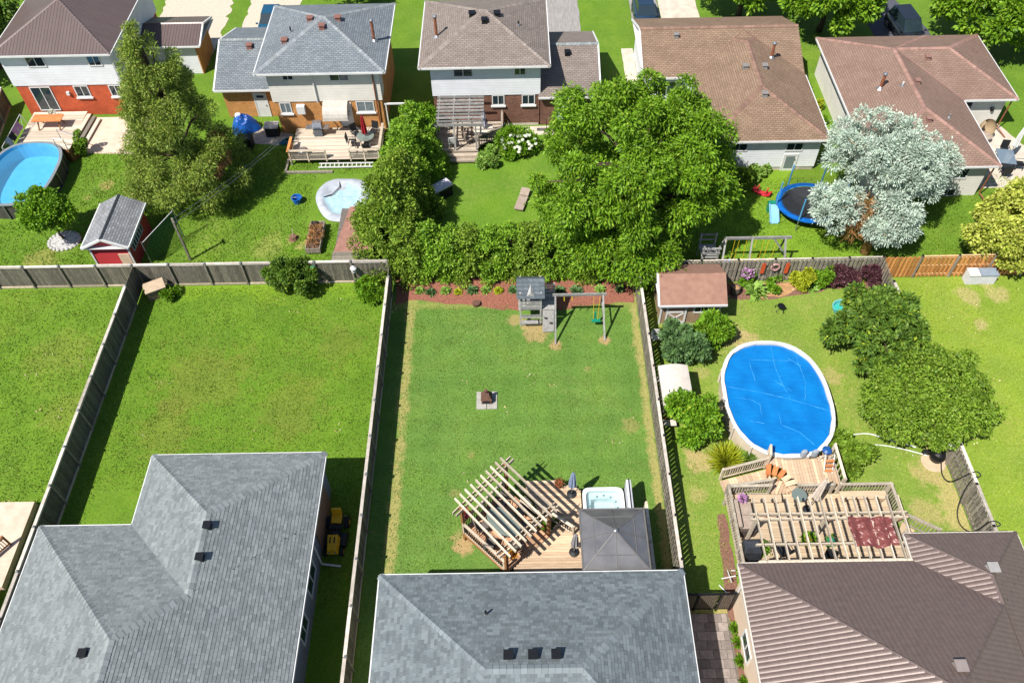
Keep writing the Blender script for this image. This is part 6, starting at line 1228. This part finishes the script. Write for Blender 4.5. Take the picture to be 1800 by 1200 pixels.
ty = thing('toy_truck', 'small orange and teal toy on the lawn under the big tree edge', 'toy', (2.6,46.6,0)); MB().obox((2.6,46.6,.15),(.4,.25,.18)).build('body', plain('orange_toy', C(236,110,50)), ty); MB().obox((2.75,46.4,.1),(.45,.25,.12)).build('tray', GRP, ty)
# ---------------------------------------------------------------- trampoline yard
tr_ = thing('trampoline', 'round trampoline with blue pad and net poles beside the silver tree', 'trampoline', (18.7,39.6,0)); TC = (18.75,39.55); BLP = plain('blue_pad', C(20,120,214), C(10,96,186), 4, .4)
P1, P2 = oval(TC,2.1,1.85,2,36), oval(TC,1.75,1.52,2,36); b = MB(); ring(b,P1,P1,.82,.92); ring(b,P1,P2,.92,.92); b.build('pad', BLP, tr_); MB().poly([(x,y,.88) for x,y in P2]).build('mat', plain('tramp_mat', C(58,60,66), C(46,48,52), 6, .7), tr_)
m, n, bs3 = nodes('dark_net'); bs3.inputs['Base Color'].default_value = C(30,34,40); tr2 = n.nodes.new('ShaderNodeBsdfTransparent'); ms = n.nodes.new('ShaderNodeMixShader'); ms.inputs[0].default_value = .3; n.links.new(tr2.outputs[0],ms.inputs[1]); n.links.new(bs3.outputs[0],ms.inputs[2]); n.links.new(ms.outputs[0],n.nodes['Material Output'].inputs[0])
b = MB(); P3 = oval(TC,1.85,1.6,2,36); ring(b,P3,P3,.92,2.5); b.build('safety_net', m, tr_)
for k in range(0,36,6): x, y = P1[k]; MB().tube([(x,y,0),(x,y,.9)],.03,6).build('leg', STEEL, tr_); MB().tube([(x,y,.9),(x,y,2.6)],.05,6).build('net_pole', plain('pole_foam', C(90,170,220)) if 'pole_foam' not in MATS else MATS['pole_foam'], tr_)
sd = thing('toddler_slide', 'pale blue toddler slide beside the trampoline', 'slide', (16.5,39.2,0)); SKY = plain('sky_plastic', C(150,206,236), C(130,190,226), 3, .35); MB().add([(16.25,38.6,.06),(16.75,38.6,.06),(16.75,39.6,.75),(16.25,39.6,.75),(16.25,38.6,.0),(16.75,38.6,0),(16.75,39.6,.65),(16.25,39.6,.65)],[(0,1,2,3),(4,7,6,5),(0,4,5,1),(1,5,6,2),(3,2,6,7),(0,3,7,4)]).build('chute', SKY, sd)
for x in (16.23,16.77): MB().beam((x,38.6,.12),(x,39.6,.82),.05,.14).build('side_wall', SKY, sd)
MB().obox((16.5,39.8,.38),(.5,.3,.75)).build('ladder_block', GRP, sd)
rk = thing('rocking_toy', 'red plastic seesaw rocker on the lawn left of the trampoline', 'toy', (16.2,41.4,0)); b = MB(); RP = plain('red_plastic', C(226,60,74), C(206,44,58), 3, .4)
for i in range(9): t = i/8; x = 15.75+1.0*t; y = 41.75-.65*t; z = .12+.25*(2*t-1)**2; b.v += [(x-.12,y-.16,z),(x+.12,y+.16,z),(x-.12,y-.16,0.02+.8*max(0,z-.12)),(x+.12,y+.16,0.02+.8*max(0,z-.12))]
for i in range(8): k = 4*i; b.f += [(k,k+4,k+5,k+1),(k+2,k+3,k+7,k+6),(k,k+2,k+6,k+4),(k+1,k+5,k+7,k+3)]
b.build('rocker', RP, rk)
for x, y in ((16.0,41.6),(16.5,41.25)): MB().obox((x,y,.4),(.06,.34,.3),R(-33)).build('handle', RP, rk)
ss = thing('swing_set', 'wooden swing set with yellow seats behind the weathered fence', 'swing set', (14.5,35.2,0)); piece('beam', PW, ss, (14.3,35.0,2.35), (3.9,.1,.16))
for a, q in (((15.9,35,2.4),(16.2,36.1,0)),((15.9,35,2.4),(16.15,34.1,0)),((15.2,35,2.35),(16.0,35,1.2)),((13.95,35,2.4),(13.9,34.05,0)),((12.4,35,2.4),(12.3,36.0,0)),((12.4,35,2.4),(12.3,34.1,0))): MB().beam(a,q,.09,.09).build('leg', PW, ss)
for i, x in enumerate((12.75,13.45,14.45,15.2)):
    mt = plain('sky_swing', C(60,140,210)) if i == 0 else YLW; s_ = MB(); 
    for k in range(6):
        t = k/6; s_.add([(x-.25+.5*t,34.9,.55-.12*math.sin(math.pi*t)),(x-.25+.5*(t+1/6),34.9,.55-.12*math.sin(math.pi*(t+1/6))),(x-.25+.5*(t+1/6),35.12,.55-.12*math.sin(math.pi*(t+1/6))),(x-.25+.5*t,35.12,.55-.12*math.sin(math.pi*t))],[(0,1,2,3)])
    o_ = s_.build('swing_seat', mt, ss); MB().tube([(x-.25,35,.55),(x-.22,35,2.3)],.014,4).tube([(x+.25,35,.55),(x+.22,35,2.3)],.014,4).build('rope', YLW, o_)
pf2 = thing('play_platform', 'weathered play platform with railings beside the swing set', 'play platform', (11.8,35.3,0))
for x in (11.2,12.1):
    for y in (34.8,35.9): piece('post', PW, pf2, (x,y,.95), (.09,.09,1.9))
for k in range(8): piece('floor_board', PW, pf2, (11.65,34.8+.15*k,1.0), (1.0,.14,.03))
for y in (34.75,35.95): piece('rail', PW, pf2, (11.65,y,1.75), (1.1,.05,.12)); piece('rail', PW, pf2, (11.65,y,1.35), (1.1,.04,.1))
shallow('teal turtle-shell sandbox behind the weathered fence', 11.7,34.35,.75,plain('sandbox_teal', C(60,186,170)),None,'sandbox','sandbox',1.1,.6)
ch = thing('adirondack_chair', 'red slatted garden chair between the tan and rose roofs', 'chair', (21.2,56.2,0))
for k in range(6): MB().obox((20.85+.12*k,56.5,.75),(.1,.05,.9-.05*abs(k-2.5)),0,.3).build('back_slat', plain('red_chair', C(190,70,50)) if 'red_chair' not in MATS else MATS['red_chair'], ch)
for k in range(4): MB().obox((21.15,56.0+.13*k,.38),(.7,.11,.03)).build('seat_slat', MATS['red_chair'], ch)
for x in (20.75,21.55): MB().obox((x,56.1,.3),(.06,.7,.6)).build('arm_frame', MATS['red_chair'], ch)
ac = thing('air_conditioner', 'grey air conditioner unit between the two bungalows', 'air conditioner', (21.9,44.8,0)); MB().box(21.4,22.1,44.4,45.1,.05,.75).build('cabinet', plain('ac_grey', C(196,196,194)), ac); MB().lathe((21.75,44.75,.75),[(.28,0),(.28,.02),(.05,.03)],16).build('fan_grille', DARK, ac)
# patio at the rose-roofed bungalow
rt = thing('patio_table', 'grey glass patio table on the rose-roofed bungalow patio', 'table', (32.9,43.9,0)); MB().obox((32.9,43.9,.72),(1.1,1.5,.03),R(-12)).build('tabletop', glassy('blue_grey_glass', C(120,136,150), .1, .7), rt)
for sx in (-1,1):
    for sy in (-1,1): MB().tube([(32.9+.45*sx,43.9+.6*sy,0),(32.9+.45*sx,43.9+.6*sy,.71)],.025,5).build('leg', BLACKM, rt)
for i, (x, y, rz) in enumerate(((32.0,43.7,-80),(33.8,43.5,80),(32.6,42.8,-10),(33.3,44.9,170))): chair('dark patio chair %s the grey glass table on the bungalow patio' % ('left of','right of','in front of','behind')[i], x, y, 0, R(rz), DARK, BLACKM, 'chairs on the bungalow patio')
umbrella('closed white umbrella on the rose-roofed bungalow patio', 33.6,44.6,0,2.6,WHITE)
eg = thing('egg_chair', 'tan wicker cocoon armchair by the inner corner of the rose-roofed bungalow', 'chair', (32.6,46.6,0)); WK = plain('tan_wicker', C(196,172,138), C(168,144,112), 20, .9, .5, 60)
b = MB(); 
for i in range(7):
    ph = -1.2+2.1*i/6
    for j in range(13): a = R(-20)+R(220)*j/12; b.v.append((32.6+.55*math.cos(ph)*math.cos(a),46.7+.5*math.cos(ph)*math.sin(a),.85+.75*math.sin(ph)))
b.f = [(i*13+j,i*13+j+1,(i+1)*13+j+1,(i+1)*13+j) for i in range(6) for j in range(12)]; b.build('shell', WK, eg, True); MB().lathe((32.6,46.5,.35),[(.4,0),(.48,.1),(.3,.18)],14).build('cushion', TAN, eg); MB().lathe((32.6,46.6,0),[(.4,0),(.36,.1),(.2,.2)],12).build('base', WK, eg)
# white box and debris at the orange fence
wb = thing('storage_box', 'white storage box against the orange cedar fence', 'box', (27.6,33.45,0)); MB().box(26.7,28.4,33.15,33.7,0,.75).build('body', plain('white_box', C(236,236,238)), wb); MB().box(26.7,27.32,33.1,33.74,.752,.82).build('lid', WHITE, wb); MB().box(27.36,28.42,33.1,33.74,.752,.8).build('lid', plain('grey_lid', C(150,164,180)), wb)
# ---------------------------------------------------------------- red brick house yard
pl = thing('oval_pool', 'oval above-ground pool with pale blue water and dark wall panels', 'pool', (-32.7,43.5,0)); PCc = (-32.75,43.45); W0, W1, W2 = oval(PCc,2.3,3.15,2.8,40), oval(PCc,2.4,3.25,2.8,40), oval(PCc,2.2,3.05,2.8,40)
b = MB(); ring(b,W0,W0,0,1.2); b.build('wall', plain('dark_pool_wall', C(96,92,86), C(66,62,58), 4, .7, .2, stretch=(3,3,.3)), pl); b = MB(); ring(b,W1,W1,1.18,1.25); ring(b,W1,W2,1.25,1.25); b.build('rim', plain('grey_pool_rim', C(140,146,150)), pl)
b = MB(); ring(b,W2,W2,1.25,.1); b.poly([(x,y,.1) for x,y in W2]); b.build('liner', plain('blue_liner', C(120,206,244), C(96,190,236), 2, .5), pl)
for k in range(0,40,2): x, y = oval(PCc,2.36,3.21,2.8,40)[k]; piece('upright', STEEL, pl, (x,y,.6), (.04,.1,1.2), math.atan2(y-PCc[1],x-PCc[0]))
m = waterm('pool_water', C(130,214,248), (.72,.93,1,1), .15, 3)
MB().poly([(x,y,1.02) for x,y in W2]).build('water', m, pl)
d1k = thing('wooden_deck', 'low pale deck with wide side steps behind the red brick house', 'deck', (-33,49,0)); planks(d1k, rect(-34.9,-31.0,47.3,51.2), 0, .15, .4, DECKG)
for k in range(3): piece('step', (RAFT,WEATHER,RAFT)[k], d1k, (-30.85+.32*k,49.1-.1*k,.38-.13*k), (.3,3.5,.1), R(-3))
for x, y in ((-34.8,47.4),(-31.1,47.4),(-34.8,51.0)): piece('footing', WEATHER, d1k, (x,y,.18), (.12,.12,.36))
pcn = thing('picnic_table', 'orange stained picnic table on the low deck', 'table', (-33.0,49.4,.4))
for k in range(5): piece('top_plank', OR_, pcn, (-33.0,49.1+.17*k,1.15), (2.1,.16,.04))
for x in (-33.75,-32.25): MB().beam((x,49.0,.42),(x,49.45,1.12),.08,.06).beam((x,49.9,.42),(x,49.45,1.12),.08,.06).build('trestle', POSTW, pcn)
pot('potted white flowers at the patio door', -33.2,50.5,.4,.2,.3,WHITE,W_FL)
lr = thing('drying_rack', 'metal drying rack hung with blue and lilac towels', 'drying rack', (-35.0,48.0,0)); MB().tube([(-35.4,46.2,0),(-35.0,46.2,1.2),(-34.9,49.6,1.4),(-35.3,49.6,0)],.02,5).tube([(-34.7,46.2,0),(-35.0,46.2,1.2)],.02,5).tube([(-34.6,49.6,0),(-34.9,49.6,1.4)],.02,5).build('frame', WHITE, lr)
for i, (y, c) in enumerate(((47.0,(190,216,240)),(47.6,(40,44,60)),(48.2,(206,160,206)),(48.75,(206,160,206)))): MB().add([(-34.75,y-.26,.75),(-34.75,y+.26,.75),(-34.96,y+.26,1.3),(-34.96,y-.26,1.3),(-35.15,y+.26,.8),(-35.15,y-.26,.8)],[(0,1,2,3),(3,2,4,5)]).build('towel', plain('towel_%d' % i, C(*c), None, 6, .95), lr)
fence('short grey side fence left of the red brick house deck', (-37.3,52.5), (-36.2,45.2), 1.5, 'solid', side=1)
pd = thing('pool_steps', 'small wooden pool landing with metal gate rails at the pale blue pool', 'pool steps', (-30.7,46.6,0))
for k in range(6): piece('plank', DECKG, pd, (-30.75,46.1+.16*k,1.1), (.9,.15,.04), R(-20))
MB().obox((-30.7,46.5,.54),(.8,.85,1.06),R(-20)).build('box', POSTW, pd); MB().tube([(-31.1,46.0,1.1),(-31.1,46.0,2.0),(-30.4,45.9,2.0),(-30.4,45.9,1.1)],.03,5).tube([(-31.2,47.0,1.1),(-31.2,47.0,2.0),(-30.2,46.9,1.6),(-29.7,46.7,.1)],.03,5).build('rail', STEEL, pd)
# ---------------------------------------------------------------- weedy lawn corner, far left deck
bxx = thing('tipped_box', 'brown storage box tipped over in the fence corner', 'box', (-21.4,33.5,0)); MB().obox((-21.4,33.45,.42),(1.15,.75,.75),R(28),.12).build('body', plain('brown_box', C(150,130,112), C(120,102,88), 4, .7), bxx); MB().obox((-21.4,33.4,.83),(1.2,.8,.07),R(28),.12).build('lid', plain('tan_lid', C(206,184,156), C(186,164,138), 4, .7), bxx)
bh = thing('birdhouse', 'white birdhouse on the board fence post near the broad cedar', 'birdhouse', (-9.55,34.0,1.2)); MB().lathe((-9.55,33.98,1.15),[(.02,0),(.15,.03),(.16,.3),(.2,.31),(.03,.5)],10).build('house', WHITE, bh); MB().lathe((-9.55,33.82,1.33),[(.04,0),(.04,.03)],8).build('hole', DARK, bh)
tag(MB().lathe((-11.9,33.95,1.4),[(.02,0),(.13,.05),(.13,.22),(.02,.28)],10).tube([(-11.9,33.95,1.68),(-11.9,34.1,1.85)],.01,4).build('hanging_feeder', GRP), 'green bird feeder hung on the board fence beside the dark shrubs', 'feeder')
d0 = thing('patio_deck', 'pinkish stone patio with brown wooden steps beyond the left fence', 'deck', (-25,17,0)); MB().box(-32,-23.85,15.2,19.55,0,.4).build('slab', plain('pink_stone', C(236,212,190), C(212,186,164), 2, .9, .2), d0); planks(d0, rect(-32,-23.9,10,15.1), 0, .15, .32, POSTW); railing(d0, (-25.6,15.4), (-24.2,17.3), .4, .8, .12, POSTW)
for k in range(4): piece('step', POSTW, d0, (-25.2-.25*k,16.2-.28*k,.55), (1.1,.26,.05), R(-35))
